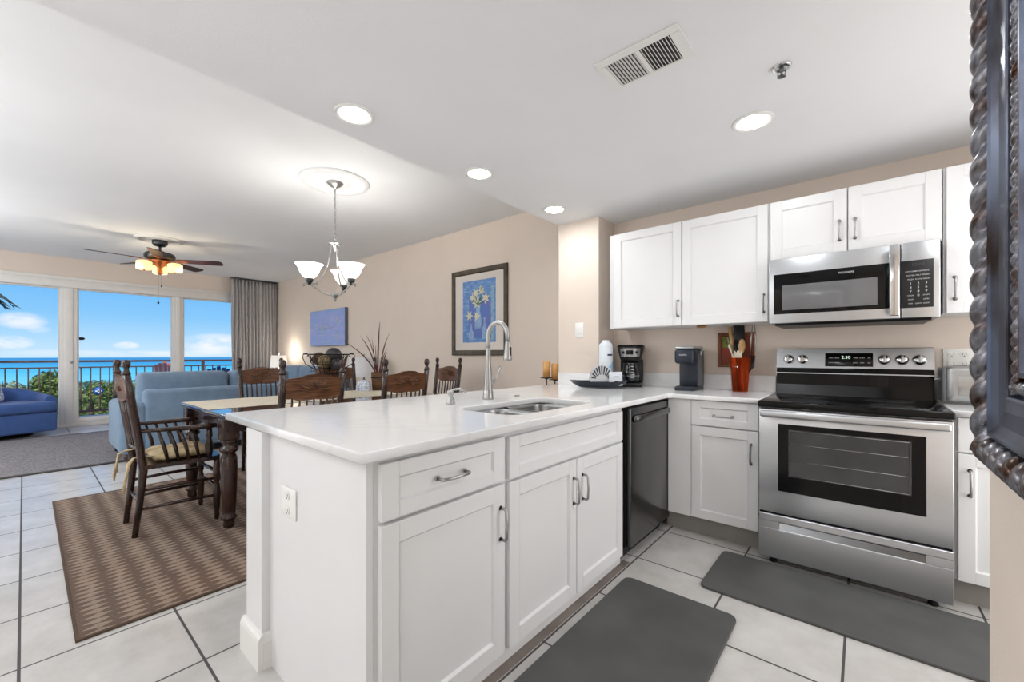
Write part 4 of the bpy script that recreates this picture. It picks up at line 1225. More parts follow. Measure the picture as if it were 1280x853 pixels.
def utensil(name, label, cat, foot, top, builder, m_):
    """long tool from foot to top (in the holder); builder adds the head around the top in local z-up frame"""
    f = Vector(foot); t = Vector(top); d = (t - f); L_ = d.length
    q = d.to_track_quat('Z', 'Y'); mb_ = MB(); builder(mb_, L_)
    mb_.xform(Matrix.Translation(f) @ q.to_matrix().to_4x4())
    o = mb_.build(name, m_); tag(o, label, cat); return o


def h_spoon(w, ln, hr=.0055):
    def b(mb_, L_):
        mb_.tube([(0, 0, 0), (0, 0, L_ - ln)], [hr, hr], 8)
        mb_.lathe([(hr, 0), (w * .7, ln * .2), (w, ln * .5), (w * .8, ln * .85), (w * .3, ln), (0, ln)], (0, 0, L_ - ln), 16, sy=.3)
    return b


def h_spat(w, ln, hr=.006):
    def b(mb_, L_):
        mb_.tube([(0, 0, 0), (0, 0, L_ - ln + .005)], [hr, hr], 8)
        mb_.box(-w, -.003, L_ - ln, w, .003, L_, .003)
    return b


B = lambda dx, dy, z: (UX + dx, UY + dy, CZ + z)
utensil('wooden_spoon', 'pale wooden spoon upright at the right of the orange holder', 'spoon', B(.005, -.02, .02), B(.022, -.028, .37), h_spoon(.033, .11), 'spoon')
utensil('wooden_spoon', 'broad pale wooden spoon in the middle of the orange holder', 'spoon', B(-.02, .0, .02), B(-.045, .02, .40), h_spoon(.03, .10), 'spoon')
utensil('black_spatula', 'black slotted turner, tallest at the back of the orange holder', 'spatula', B(.0, .025, .02), B(-.012, .035, .47), h_spat(.045, .15), 'blackm')
utensil('rolling_pin', 'slim pale wooden handle standing behind the spoons', 'rolling pin', B(-.02, .02, .02), B(-.068, .03, .46), lambda mb_, L_: mb_.tube([(0, 0, 0), (0, 0, L_ * .6), (0, 0, L_)], [.008, .013, .015], 10), 'spoon')
utensil('teal_spatula', 'dark teal plastic spatula leaning in the orange holder', 'spatula', B(-.01, -.01, .02), B(-.018, -.02, .335), h_spat(.022, .09), 'teal2')
utensil('grey_whisk', 'grey-green plastic spoon at the left of the orange holder', 'spoon', B(.02, .02, .02), B(-.082, .015, .39), h_spoon(.014, .1, .007), 'silverp')
utensil('white_ladle', 'white plastic ladle hanging over the left rim of the holder', 'ladle', B(.03, -.02, .02), B(-.062, -.035, .335), h_spoon(.03, .07), 'offwhite')
utensil('cream_scraper', 'cream flat scraper low in the orange holder', 'scraper', B(.0, -.015, .02), B(-.004, -.035, .29), h_spat(.026, .06), 'offwhite')
utensil('black_ladle', 'black curved ladle in the orange holder', 'ladle', B(.0, .01, .02), B(-.03, .0, .34), h_spoon(.046, .10, .008), 'blackm')
tg = thing('kitchen_tongs', 'stainless kitchen tongs with black tips leaning right of the orange holder', 'tongs', (0, 0, 0))
for s, e in ((0, .0), (1, .022)):
    lg = MB().tube([B(.085 + e * .3, -.01, .492), B(.073 + e * 1.3, -.01, .37), B(.066 + e * 1.2, -.012, .25)], [.004, .009, .006], 8, flat=.5).build('arm', 'nickel', tg)
    MB().tube([B(.066 + e * 1.2, -.012, .255), B(.064 + e, -.018, .18), B(.05 + e * .3, -.024, .13)], [.007, .009, .003], 8).build('tip', 'blackm', lg)
MB().tube([(B(.088, -.01, .492)[0] + .012 * math.cos(t), UY - .01, CZ + .492 + .012 * math.sin(t)) for t in [2 * PI * i / 14 for i in range(14)]], .005, 8, closed=True).build('ring', 'blackm', tg)

# toaster
to = thing('toaster', 'silver toaster on the counter right of the range, half behind the ornate frame', 'toaster', (.475, 3.19, CZ), 0)
MB().box(-.145, -.10, .015, .145, .1, .20, .03, 4).build('body', 'silverp', to)
m = MB().box(-.158, -.09, .01, -.14, .09, .19, .008, 3).box(.14, -.09, .01, .158, .09, .19, .008, 3)
m.build('end_cap', 'greymachl', to)
MB().box(-.11, -.012, .196, .11, .012, .2015).build('slot', 'blackm', to)
MB().box(-.178, -.012, .12, -.155, .012, .135, .004).build('lever', 'silverp', to)
MB().box(-.10, -.103, .05, .11, -.099, .15, .004).box(-.1, -.106, .095, .11, -.101, .101).build('front_plate', 'nickel', to)

# ------------------------------------------------------------------ dining table
tb = thing('dining_table', 'long dark polished dining table with turned legs on the brown rug', 'table', (0, 0, 0))
TX0, TX1, TY0, TY1, TZ = -4.34, -3.13, .84, 2.74, .78
slab('tabletop', [rrect(TX0, TY0, TX1, TY1, .03, 4)], TZ - .032, TZ, 'tabletop', tb, .008)
m = MB()
LX0, LX1, LY0, LY1 = -4.205, -3.262, .895, 2.68
m.box(LX0 + .04, LY0 + .0, TZ - .13, LX1 - .04, LY0 + .022, TZ - .03).box(LX0 + .04, LY1 - .022, TZ - .13, LX1 - .04, LY1, TZ - .03)
m.box(LX0, LY0 + .04, TZ - .13, LX0 + .022, LY1 - .04, TZ - .03).box(LX1 - .022, LY0 + .04, TZ - .13, LX1, LY1 - .04, TZ - .03)
for x, sx in ((LX0 + .045, 1), (LX1 - .045, -1)):   # shaped brackets beside the leg blocks
    m.prism([(0, 0), (.17 * sx, 0), (.13 * sx, -.03), (.07 * sx, -.05), (.02 * sx, -.09), (0, -.11)], (x, LY0 + .002, TZ - .12), 'y', .02)
m.build('apron', 'dwood', tb)
legp = [(0, 0), (.03, 0), (.034, .02), (.030, .045), (.045, .06), (.047, .07), (.036, .085), (.04, .12), (.046, .25), (.05, .40), (.048, .47), (.036, .50), (.052, .515), (.055, .53), (.046, .545), (.034, .556), (.048, .575), (.05, .59), (0, .592)]
for x in (LX0, LX1):
    for y in (LY0, LY1):
        MB().lathe(legp, (x, y, .012), 24).box(x - .052, y - .052, .60, x + .052, y + .052, TZ - .03, .012, 3).build('leg', 'dwood', tb)
tag(MB().grid(lambda u, v: (TX0 + .03 + u * .76, .846 + v * 1.87, TZ + .002 + .0012 * math.sin(v * 40) * math.sin(u * 9)), 20, 40).build('table_runner', 'runner'),
    'wide cream cloth runner lying along the dark dining table', 'table runner')

# ------------------------------------------------------------------ pressed-back chairs (front faces local +y)


def crest_outline():
    top = [(-.165, .13), (-.15, .142), (-.12, .146), (-.09, .150), (-.05, .166), (0, .170)]
    bot = [(-.165, .02), (-.15, .012), (-.12, .012), (-.10, .0), (-.05, -.004), (0, .002)]
    t2 = top + [(-x, z) for x, z in reversed(top[:-1])]
    b2 = [(-x, z) for x, z in bot[:-1]] + list(reversed(bot))
    return t2 + b2


def make_chair(arms=False, label='', group=None):
    t = thing('dining_chair', label, 'chair', (0, 0, 0), 0, group)
    lean = lambda z: -.20 - max(0, z - .42) * .14 + .0
    # seat
    outl = [(-.205, -.20), (-.225, .0), (-.235, .17), (-.20, .205), (-.1, .215), (.1, .215), (.20, .205), (.235, .17), (.225, .0), (.205, -.20)]
    MB().prism(outl, (0, 0, .425), 'z', .028).build('seat', 'dwood', t)
    for s in (-1, 1):
        m = MB().tube([(s * .175, -.205 - .04, 0), (s * .178, -.205 - .018, .2), (s * .185, -.205, .42), (s * .19, lean(.62), .62), (s * .193, lean(.9), .9), (s * .196, lean(1.04), 1.04)],
                      [.016, .019, .023, .022, .022, .020], 10)
        m.lathe([(.02, 0), (.024, .01), (.015, .025), (.013, .04), (.020, .055), (.022, .075), (.014, .092), (0, .096)], (s * .196, lean(1.04), 1.035), 12)
        m.build('back_post', 'dwood', t)
        MB().lathe([(.013, 0), (.017, .03), (.014, .05), (.021, .1), (.024, .17), (.02, .24), (.014, .26), (.02, .275), (.024, .33), (.02, .40), (.018, .43)], (s * .205, .185, 0), 12).build('front_leg', 'dwood', t)
        m = MB()
        for z in (.17, .29): m.tube([(s * .178, -.225, z), (s * .192, -.02, z + .005), (s * .205, .185, z)], [.009, .012, .009], 8)
        m.build('side_stretcher', 'dwood', t)
    for z in (.23, .33): MB().tube([(-.205, .185, z), (0, .187, z), (.205, .185, z)], [.009, .014, .009], 8).build('front_stretcher', 'dwood', t)
    MB().tube([(-.178, -.222, .22), (0, -.222, .22), (.178, -.222, .22)], [.008, .012, .008], 8).build('rear_stretcher', 'dwood', t)
    # carved crest rail, gently bowed backwards
    cr_ = MB(); ol = crest_outline()
    for v in (0,):
        cr_.prism([(x * 1.12, z) for x, z in ol], (0, 0, 0), 'y', .02)
    for v in cr_.bm.verts:
        z = v.co.z + .865; v.co = Vector((v.co.x, v.co.y + lean(z) - .01 - .028 * (1 - (v.co.x / .2) ** 2), z))
    cro = cr_.build('crest_rail', 'oak', t)
    cv_ = MB()   # raised carving on the crest
    for k in range(9):
        a = PI * (k + .5) / 9
        for sy, off in ((1, .014), (-1, -.014)):
            y0 = lean(.93) - .028
            cv_.tube([(.02 * math.cos(a), y0 + off, .925 + .008 * math.sin(a)), (.105 * math.cos(a), y0 + off + .008, .925 + .07 * math.sin(a))], [.003, .006], 6)
    cv_.build('carving', 'oak', cro)
    # lower back rail and spindles
    MB().tube([(-.19, lean(.56), .56), (0, lean(.56) - .02, .56), (.19, lean(.56), .56)], .012, 8, flat=1.0).build('lower_rail', 'dwood', t)
    for k in range(7):
        x = -.135 + .045 * k; b_ = -.02 * (1 - (x / .2) ** 2)
        MB().tube([(x * .97, lean(.56) + b_, .56), (x, lean(.66) + b_, .66), (x, lean(.7) + b_, .70), (x, lean(.78) + b_, .78), (x, lean(.88) + b_, .885)], [.005, .009, .006, .009, .005], 8).build('spindle', 'dwood', t)
    if arms:
        for s in (-1, 1):
            MB().tube([(s * .19, lean(.68) - .0, .675), (s * .215, -.1, .672), (s * .232, .05, .668), (s * .236, .14, .668), (s * .236, .175, .668)], [.016, .021, .024, .027, .021], 10, flat=.7).build('armrest', 'dwood', t)
            MB().lathe([(.016, 0), (.02, .03), (.027, .08), (.014, .13), (.021, .15), (.015, .21)], (s * .228, .135, .45), 12).build('arm_post', 'dwood', t)
            for k in range(4):
                y = -.135 + .055 * k
                MB().tube([(s * (.222 + .003 * k), y + .05, .45), (s * (.221 + .003 * k), y + .03, .55), (s * (.22 + .003 * k), y, .66)], [.008, .012, .008], 8).build('arm_spindle', 'dwood', t)
    return t


def seat_cushion(label, loc, rz, ties=True, group=None):
    t = thing('seat_cushion', label, 'cushion', loc, rz, group)
    rings = []
    for s, z in ((.0, 0.001), (.7, .001), (.92, .008), (1.0, .024), (.97, .04), (.85, .052), (.5, .062), (.0, .06)):
        rings.append([(px * max(s, .02), py * max(s, .02) + .01, z + .004 * math.sin(i * 1.9) * (s > .3)) for i, (px, py) in enumerate(rrect(-.185, -.165, .185, .165, .06, 5))])
    MB().rings(rings, caps=True).build('pad', 'cushion', t)
    if ties:
        for s in (-1, 1):
            m = MB().tube([(s * .15, -.15, .035), (s * .155, -.20, .05), (s * .165, -.25, .045), (s * .2, -.275, .02), (s * .2, -.285, -.03), (s * .19, -.29, -.1)], [.012, .008, .009, .013, .006, .008], 8, flat=.6)
            m.tube([(s * .2, -.275, .025), (s * .215, -.285, -.03), (s * .215, -.30, -.13), (s * .205, -.30, -.16)], [.011, .006, .009, .003], 8, flat=.6)
            m.build('tie', 'cushion', t)
    return t


RZ0 = .0126   # rug surface
ac = make_chair(True, 'dark wooden armchair at the near end of the table, with tied tan cushion')
ac.location = (-3.70, .70, RZ0)
seat_cushion('tan cushion with hanging ties on the armchair at the near table end', (-3.70, .70, .458 + RZ0), 0)
ch0 = make_chair(False, 'carved wooden chair on the kitchen side of the table, nearer the camera')
ch0.location = (-3.07, 1.25, RZ0); ch0.rotation_euler = (0, 0, PI / 2)
cs0 = seat_cushion('tan seat cushion on the kitchen-side chair nearer the camera', (-3.07, 1.25, .458 + RZ0), PI / 2, False)
spots = [((-3.07, 1.985), PI / 2, 'carved wooden chair on the kitchen side of the table, farther from the camera', 'tan seat cushion on the kitchen-side chair farther from the camera'),
         ((-4.50, 1.60), -PI / 2, 'wooden pressed-back chair on the sofa side of the table, left of the wire bowl', 'tan seat cushion on the sofa-side chair left of the wire bowl'),
         ((-4.50, 2.43), -PI / 2, 'wooden pressed-back chair on the sofa side, behind the wire bowl', 'tan seat cushion on the sofa-side chair behind the wire bowl'),
         ((-3.62, 2.86), PI, 'carved wooden chair at the far end of the table below the framed print', 'tan seat cushion on the chair at the far table end')]
for (x, y), rz, lab, lab2 in spots:
    dup(ch0, (x, y, RZ0), rz, lab)
    dup(cs0, (x, y, .458 + RZ0), rz, lab2)

# centrepieces
BX, BY = -3.70, 1.79
wb = thing('wire_fruit_bowl', 'black wrought-iron bowl with scroll handles on the dining table', 'bowl', (BX, BY, TZ + .003), wang(0))
MB().lathe([(0, 0), (.085, 0), (.08, .012), (.03, .03), (.022, .08), (.035, .12), (.06, .14), (0, .142)], (0, 0, 0), 20).build('pedestal', 'pot', wb)
m = MB()
RB = .172
for rr, zz, th in ((RB, .395, .006), (RB * .82, .31, .003), (RB * .55, .22, .004), (.06, .145, .004)):
    m.tube([(rr * math.cos(t), rr * .8 * math.sin(t), zz) for t in [2 * PI * i / 32 for i in range(32)]], th, 6, closed=True)
for k_ in range(16):
    t = 2 * PI * k_ / 16; c_, s_ = math.cos(t), math.sin(t)
    m.tube([(.06 * c_, .048 * s_, .145), (RB * .55 * c_, RB * .44 * s_, .22), (RB * .82 * c_, RB * .656 * s_, .31), (RB * c_, RB * .8 * s_, .395)], .003, 6)
    t2 = t + PI / 16; c2_, s2_ = math.cos(t2), math.sin(t2)
    m.tube([(RB * .9 * c2_ + .018 * math.cos(a) * -s2_, (RB * .9 * s2_ + .018 * math.cos(a) * c2_) * .8, .35 + .03 * math.sin(a)) for a in [2 * PI * i / 10 for i in range(10)]], .0022, 5, closed=True)
m.build('wire_basket', 'iron', wb)
for s in (-1, 1):
    pts = [(s * RB * .75, 0, .26), (s * (RB + .04), 0, .31), (s * (RB + .065), 0, .37), (s * (RB + .055), 0, .405), (s * (RB + .025), 0, .405), (s * (RB + .015), 0, .38), (s * (RB + .035), 0, .37)]
    MB().tube(pts, .004, 6).tube([(s * (RB + .0), 0, .395), (s * (RB + .03), 0, .40), (s * (RB + .06), 0, .395)], .004, 6).tube([(s * RB * .7, 0, .25), (s * (RB * .7 + .04), 0, .24), (s * (RB * .7 + .035), 0, .27)], .003, 6).build('scroll_handle', 'iron', wb)
balls = [(-.085, 0, .36, .058, 'ball1', 'brown woven ball at the left of the wire bowl'), (.045, .0, .385, .075, 'ball3', 'largest dark speckled ball, on top at the right of the wire bowl'),
         (-.01, -.06, .335, .06, 'ball2', 'tan vine ball at the front middle of the wire bowl'), (-.02, .06, .30, .062, 'ball1', 'brown vine ball at the back of the wire bowl'),
         (.09, -.045, .31, .052, 'ball3', 'small dark ball low at the right of the wire bowl'), (-.05, -.015, .235, .06, 'ball1', 'reddish brown ball lowest in the wire bowl')]
cth, sth = math.cos(wang(0)), math.sin(wang(0))
for x, y, z, r, mm, lab in balls:
    bm_ = MB().ball((0, 0, 0), r, 20)
    for v in bm_.bm.verts:
        n_ = v.co.normalized(); v.co *= 1 + .05 * math.sin(n_.x * 19 + z * 50) * math.sin(n_.y * 17) * math.sin(n_.z * 21 + x * 30)
    o = bm_.build('decorative_ball', mm); o.location = (BX + x * cth - y * sth, BY + x * sth + y * cth, TZ + z); tag(o, lab, 'ball')
dh = thing('coral_dome', 'small white coral-textured dome ornament on the table beside the reed pot', 'ornament', (-4.16, 2.40, TZ + .003))
MB().box(-.075, -.03, 0, .075, .03, .012, .003).build('base', 'coral', dh)
MB().prism([(-.075, 0)] + [(-.075 * math.cos(t), .03 + .078 * math.sin(t)) for t in [PI * i / 20 for i in range(21)]] + [(.075, 0)], (0, -.02, .012), 'y', .04, True).xform(Matrix.Identity(4)).build('dome', 'coral', dh)
dh.rotation_euler = (0, 0, wang(0))
rpn = thing('reed_arrangement', 'tall dark dried reeds in a square rustic wooden pot on the dining table', 'plant', (-4.14, 2.56, TZ + .003), wang(10))
rings = [[(px, py, z) for px, py in rrect(-h_, -h_, h_, h_, .006, 2)] for h_, z in ((.05, 0), (.062, .20), (.056, .20), (.05, .17))]
pt_ = MB().rings(rings).build('pot', 'pot', rpn)
MB().tube([(px, py, .14) for px, py in rrect(-.062, -.062, .062, .062, .006, 2)], .005, 6, closed=True).build('pot_band', 'iron', pt_)
random.seed(11)
reeds = [(-.36, .40, 1.0), (-.20, .47, 1.0), (-.13, .48, .9), (.03, .62, 1.2), (.07, .42, .8), (.0, .36, .8), (.12, .5, .6), (-.04, .45, .6), (.06, .28, 1.4), (.09, .32, 1.0)]
for dx, h_, th in reeds:
    y_ = random.uniform(-.03, .03); bx = random.uniform(-.03, .03)
    pts = bez((bx, y_, .12), (bx + dx * .15, y_, .12 + h_ * .5), (bx + dx * .6, y_ * 2, .12 + h_ * .85), (bx + dx, y_ * 3, .14 + h_), 8)
    MB().tube(pts, [t_ * th * 1.7 for t_ in (.006, .008, .008, .008, .007, .006, .005, .003, .001)], 6, flat=.5).build('reed', 'reed', rpn)
# candles behind the counter, on a tall iron stand
cs = thing('candle_stand', 'black iron stand carrying two pillar candles behind the end of the counter', 'candle stand', (-2.325, 3.32, 0))
MB().lathe([(0, 0), (.12, 0), (.12, .01), (.02, .03), (.010, .06), (.009, .75), (.016, .77), (.009, .79), (.009, .84), (0, .84)], (0, 0, 0), 16).build('stem', 'iron', cs)
ca, sa = math.cos(wang(0)), math.sin(wang(0))
for s, zz, yy in ((-.035, .945, 0), (.05, .925, .03)):
    px, py = s * ca - yy * sa, s * sa + yy * ca
    MB().tube([(0, 0, .82), (px, py, .86), (px, py, zz)], .006, 8).lathe([(0, -.01), (.01, -.008), (.02, 0), (.058, .004), (.06, .01), (0, .008)], (px, py, zz), 20).build('candle_plate', 'iron', cs)
    tag(MB().lathe([(0, 0), (.035, 0), (.036, .15), (.03, .156), (.012, .15), (0, .149)], (-2.325 + px, 3.32 + py, zz + .011), 20).build('pillar_candle', 'candle'),
        ('amber pillar candle on the left plate of the iron stand' if s < 0 else 'amber pillar candle on the right plate, partly hidden by the column'), 'candle')

# ------------------------------------------------------------------ living area
sf = thing('sofa', 'pale blue two-cushion sofa with its back to the dining table', 'sofa', (0, 0, 0))
SX1, SX0, SY0, SY1 = -6.05, -6.98, .66, 2.62


def sbox(x0, y0, z0, x1, y1, z1, b=.05, puff=0.0):
    m = MB().box(x0, y0, z0, x1, y1, z1, b, 4)
    if puff:
        c = Vector(((x0 + x1) / 2, (y0 + y1) / 2, (z0 + z1) / 2))
        bmesh.ops.subdivide_edges(m.bm, edges=[e for e in m.bm.edges if e.calc_length() > .2], cuts=6, use_grid_fill=True)
        for v in m.bm.verts:
            a = (v.co.x - c.x) / (x1 - x0) * 2; b_ = (v.co.y - c.y) / (y1 - y0) * 2; d = (v.co.z - c.z) / (z1 - z0) * 2
            if abs(x1 - x0) < .35: v.co.x += puff * a * max(0, 1 - b_ * b_) * max(0, 1 - d * d)
            if abs(z1 - z0) < .35: v.co.z += puff * d * max(0, 1 - b_ * b_) * max(0, 1 - a * a)
        for f in m.bm.faces: f.smooth = True
    return m


sbox(SX0 + .05, SY0 + .05, .09, SX1 - .02, SY1 - .05, .40, .03).build('base', 'sofa', sf)
bk = sbox(SX1 - .2, SY0 + .2, .12, SX1, SY1 - .2, .785, .05)
bk.build('backrest', 'sofa', sf)
for y0, y1 in ((SY0, SY0 + .24), (SY1 - .24, SY1)):
    sbox(SX0, y0, .09, SX1 - .01, y1, .65, .06, 0).build('armrest', 'sofa', sf)
for y0, y1 in ((SY0 + .17, 1.71), (1.72, SY1 - .17)):
    sbox(SX1 - .42, y0, .46, SX1 - .16, y1, .975, .07, .03).build('back_cushion', 'sofa', sf)
    sbox(SX0 - .02, y0 + .07, .40, SX1 - .3, y1 - .05, .56, .05, .02).build('seat_cushion', 'sofa', sf)
for x in (SX0 + .08, SX1 - .1):
    for y in (SY0 + .08, SY1 - .08): MB().lathe([(.028, 0), (.04, .085), (0, .09)], (x, y, .0112), 12).build('foot', 'dwood', sf)
tag(sbox(-6.90, .92, .60, -6.80, 1.2, .84, .045, .02).xform(Matrix.Identity(4)).build('throw_pillow', 'pillow'), 'small pale throw pillow leaning inside the left arm of the sofa', 'pillow')

l2 = thing('loveseat', 'pale blue loveseat standing against the long wall below the blue canvas', 'sofa', (0, 0, 0))
sbox(-8.3, 2.7, .1, -6.55, 3.45, .42, .03).build('base', 'sofa', l2)
sbox(-8.3, 3.25, .12, -6.55, 3.5, .86, .05).build('backrest', 'sofa', l2)
for x0, x1 in ((-8.42, -8.2), (-6.65, -6.43)): sbox(x0, 2.68, .1, x1, 3.5, .64, .06).build('armrest', 'sofa', l2)
for x0, x1 in ((-8.18, -7.44), (-7.42, -6.67)):
    sbox(x0, 3.05, .5, x1, 3.3, .99, .07).build('back_cushion', 'sofa', l2)
    sbox(x0, 2.66, .42, x1, 3.1, .56, .05).build('seat_cushion', 'sofa', l2)
for x in (-8.3, -6.55):
    for y in (2.78, 3.4): MB().lathe([(.025, 0), (.035, .1), (0, .11)], (x, y, .0), 12).build('foot', 'dwood', l2)


def table_lamp(label, x, y, zt, shade_m, rs, zs0, zs1, tlabel):
    tb_ = thing('side_table', tlabel, 'side table', (x, y, 0))
    slab('tabletop', [rrect(-.24, -.22, .24, .22, .03)], zt - .03, zt, 'dwood', tb_, .004)
    for sx in (-1, 1):
        for sy in (-1, 1): MB().tube([(sx * .2, sy * .18, 0), (sx * .2, sy * .18, zt - .03)], [.016, .022], 10).build('leg', 'dwood', tb_)
    l_ = thing('table_lamp', label, 'lamp', (x, y, zt))
    MB().lathe([(0, 0), (.08, 0), (.08, .015), (.03, .03), (.05, .08), (.06, .14), (.03, .2), (.012, .22), (.010, zs0 - zt + .1), (0, zs0 - zt + .1)], (0, 0, 0), 20).build('base', 'nickel', l_)
    h = zs1 - zt
    MB().lathe([(rs, zs0 - zt), (rs * .86, h), (rs * .84, h), (rs * .97, zs0 - zt)], (0, 0, 0), 28, caps=False).build('lamp_shade', shade_m, l_)
    MB().cyl((0, 0, zs0 - zt + .05), (0, 0, h + .03), .004, seg=6).ball((0, 0, h + .04), .014, 10).tube([(-rs * .85, 0, h - .01), (0, 0, h - .01), (rs * .85, 0, h - .01)], .003, 5).build('finial', 'nickel', l_)


table_lamp('lit table lamp with a small white drum shade in the corner by the curtain', -8.92, 3.3, .60, 'shade', .155, .93, 1.17, 'small dark side table in the corner holding the lit lamp')
point_light('corner_lamp_bulb', (-8.92, 3.38, 1.22), 5, .05, (1, .9, .75))
table_lamp('large unlit table lamp with a grey-white shade behind the reed pot', -5.62, 3.25, .60, 'shadeg', .235, .86, 1.14, 'dark side table holding the large grey-shaded lamp')

# blue swivel armchair
bc = thing('swivel_armchair', 'dark blue slipcovered swivel armchair by the left window', 'armchair', (-9.28, -.16, .0), math.radians(0))
# front faces local +x
th = math.radians(14)
bc.rotation_euler = (0, 0, th)


def shell(u, v):
    """curved back and arms: u round the back, v up"""
    pass


def upath(t, off):
    """U-shaped plan: starts at front of +y arm, round the back, to front of -y arm"""
    L1, R_ = .42, .34 + off
    a = L1 / (L1 * 2 + PI * .34); b_ = 1 - a
    if t < a: s = t / a; return (.26 - s * (L1 - .1) + .0, R_ + .02)
    if t > b_: s = (t - b_) / a; return (-.06 + s * (L1 - .1), -R_ - .02)
    s = (t - a) / (b_ - a) * PI
    return (-.06 - R_ * math.sin(s), (R_ + .02) * math.cos(s))


rings = []
NT = 40
for i in range(NT + 1):
    t = i / NT
    (ox, oy), (ix, iy) = upath(t, .07), upath(t, -.05)
    hgt = .575 + .11 * math.sin(PI * t) ** 5
    mx_, my_ = (ox + ix) / 2, (oy + iy) / 2
    rings.append([(ox, oy, .06), (ox, oy, hgt - .06), (ox * .75 + ix * .25, oy * .75 + iy * .25, hgt - .012), (mx_, my_, hgt), (ox * .25 + ix * .75, oy * .25 + iy * .75, hgt - .012), (ix, iy, hgt - .06), (ix, iy, .06)])
MB().rings(rings, caps=True).build('backrest', 'sofad', bc)
sbox(-.30, -.405, .06, .375, .405, .335, .03).build('base', 'sofad', bc)
MB().box(-.28, -.29, .335, .30, .29, .485, .045, 4).box(.20, -.40, .335, .40, .40, .49, .05, 4).build('seat_cushion', 'sofad', bc)
MB().lathe([(0, 0), (.24, 0), (.26, .012), (.24, .02), (.05, .03), (.05, .06), (0, .06)], (0, 0, .0), 28).build('swivel_base', 'iron', bc)
bc.location.z = .0115
tp = sbox(-.06, -.22, -.2, .06, .22, .2, .055, .03)
tp.xform(Matrix.Translation((-9.27, -.40, .70)) @ Matrix.Rotation(th + .35, 4, 'Z') @ Matrix.Rotation(-.35, 4, 'Y'))
tag(tp.build('throw_pillow', 'pillow'), 'blue and white patterned pillow on the blue swivel armchair', 'pillow')

# curtain
cu_ = thing('curtain', 'grey pleated floor-length curtain in the corner by the windows', 'curtain', (0, 0, 0))


def cfn(u, v):
    y = 2.72 + u * .83; z = .03 + v * 2.69
    amp = .035 * (1 - .35 * v)
    return (XW + .16 + amp * math.sin(u * 2 * PI * 13 + .6 * math.sin(v * 5 + u * 9)) + .01 * math.sin(u * 31), y + .006 * math.sin(v * 7 + u * 20), z)


c_ = MB().grid(cfn, 260, 16)
c_ = c_.build('cloth', 'curtain', cu_)
sol = c_.modifiers.new('thickness', 'SOLIDIFY'); sol.thickness = .004
MB().box(XW + .13, 2.70, 2.725, XW + .19, 3.57, 2.758, .004).build('track', 'fanmetal', cu_)

# ------------------------------------------------------------------ balcony
struct('floor_balcony', MB().box(-11.75, -4.5, -.25, -10.05, 4.5, -.02), 'concrete')
br_ = thing('balcony_railing', 'brown metal balcony railing outside the windows', 'railing', (0, 0, 0))
RX = -11.6
MB().box(RX - .03, -4.5, 1.035, RX + .03, 4.5, 1.075, .004).build('top_rail', 'rail', br_)
MB().box(RX - .015, -4.5, .925, RX + .015, 4.5, .95, .003).build('middle_rail', 'rail', br_)
MB().box(RX - .02, -4.5, .06, RX + .02, 4.5, .10, .003).build('bottom_rail', 'rail', br_)
y = -1.55
pb0 = None
i = 0
while y < 3.8:
    if pb0 is None: pb0 = MB().box(-.009, -.009, .10, .009, .009, .926).build('baluster', 'rail', br_); o = pb0
    else: o = pb0.copy(); COL.objects.link(o); o.parent = br_
    o.location = (RX, y, 0); y += .1335
pp0 = MB().box(-.026, -.026, -.02, .026, .026, 1.04).build('post', 'rail', br_)
pp0.location = (RX, 1.195, 0)
for yy in (-.45, 2.67): o = pp0.copy(); COL.objects.link(o); o.parent = br_; o.location = (RX, yy, 0)


def balcony_chair(label, loc, rz, mm, ht):
    t = thing('balcony_chair', label, 'chair', loc, rz)
    MB().box(-.25, -.24, .38, .25, .24, .41, .01).build('seat', mm, t)
    for k in range(5):
        MB().box(-.22 + k * .09, -.27, .40, -.145 + k * .09, -.25, ht - .03 * abs(k - 2), .006).xform(Matrix.Rotation(.12, 4, 'X')).build('back_slat', mm, t)
    for sx in (-1, 1):
        for sy in (-1, 1): MB().box(sx * .23 - .02, sy * .21 - .02, 0, sx * .23 + .02, sy * .21 + .02, .39 if sy < 0 else .6).build('leg', mm, t)
        MB().box(sx * .24 - .04, -.25, .59, sx * .24 + .04, .26, .615, .006).build('armrest', mm, t)
    return t


balcony_chair('coral slatted balcony chair seen above the sofa back', (-10.85, 2.1, -.02), -PI / 2 + .5, 'redchair', 1.10)
balcony_chair('dark blue balcony chair left of the curtain', (-10.75, 2.85, -.02), -PI / 2, 'bluefab', .98)

# ------------------------------------------------------------------ beach, sea, planting
ZG = -8.0
struct('ground', MB().box(-135, -300, ZG - 1, -10.2, 400, ZG), 'scrub')
struct('beach', MB().box(-152, -400, ZG - 1.2, -120, 500, ZG + .02), 'sand')
struct('sea', MB().box(-2600, -2600, ZG - 2, -150, 3600, ZG - .6), 'sea')


def foliage(mb_, c, r, n, leaf, rnd, sz=.8):
    for i in range(n):
        u = rnd.uniform(-1, 1); t = rnd.uniform(0, 2 * PI); q = math.sqrt(1 - u * u); rr = rnd.uniform(.55, 1.05) * r
        d = Vector((q * math.cos(t), q * math.sin(t), u * sz)); p = Vector(c) + d * rr
        a = Vector((rnd.gauss(0, 1), rnd.gauss(0, 1), rnd.gauss(0, .7))).normalized(); b = a.cross(Vector((rnd.gauss(0, 1), rnd.gauss(0, 1), rnd.gauss(0, 1)))).normalized()
        s = leaf * rnd.uniform(.6, 1.4)
        vs = [mb_.bm.verts.new(p + a * s), mb_.bm.verts.new(p + b * s * .45), mb_.bm.verts.new(p - a * s), mb_.bm.verts.new(p - b * s * .45)]
        mb_.bm.faces.new(vs)


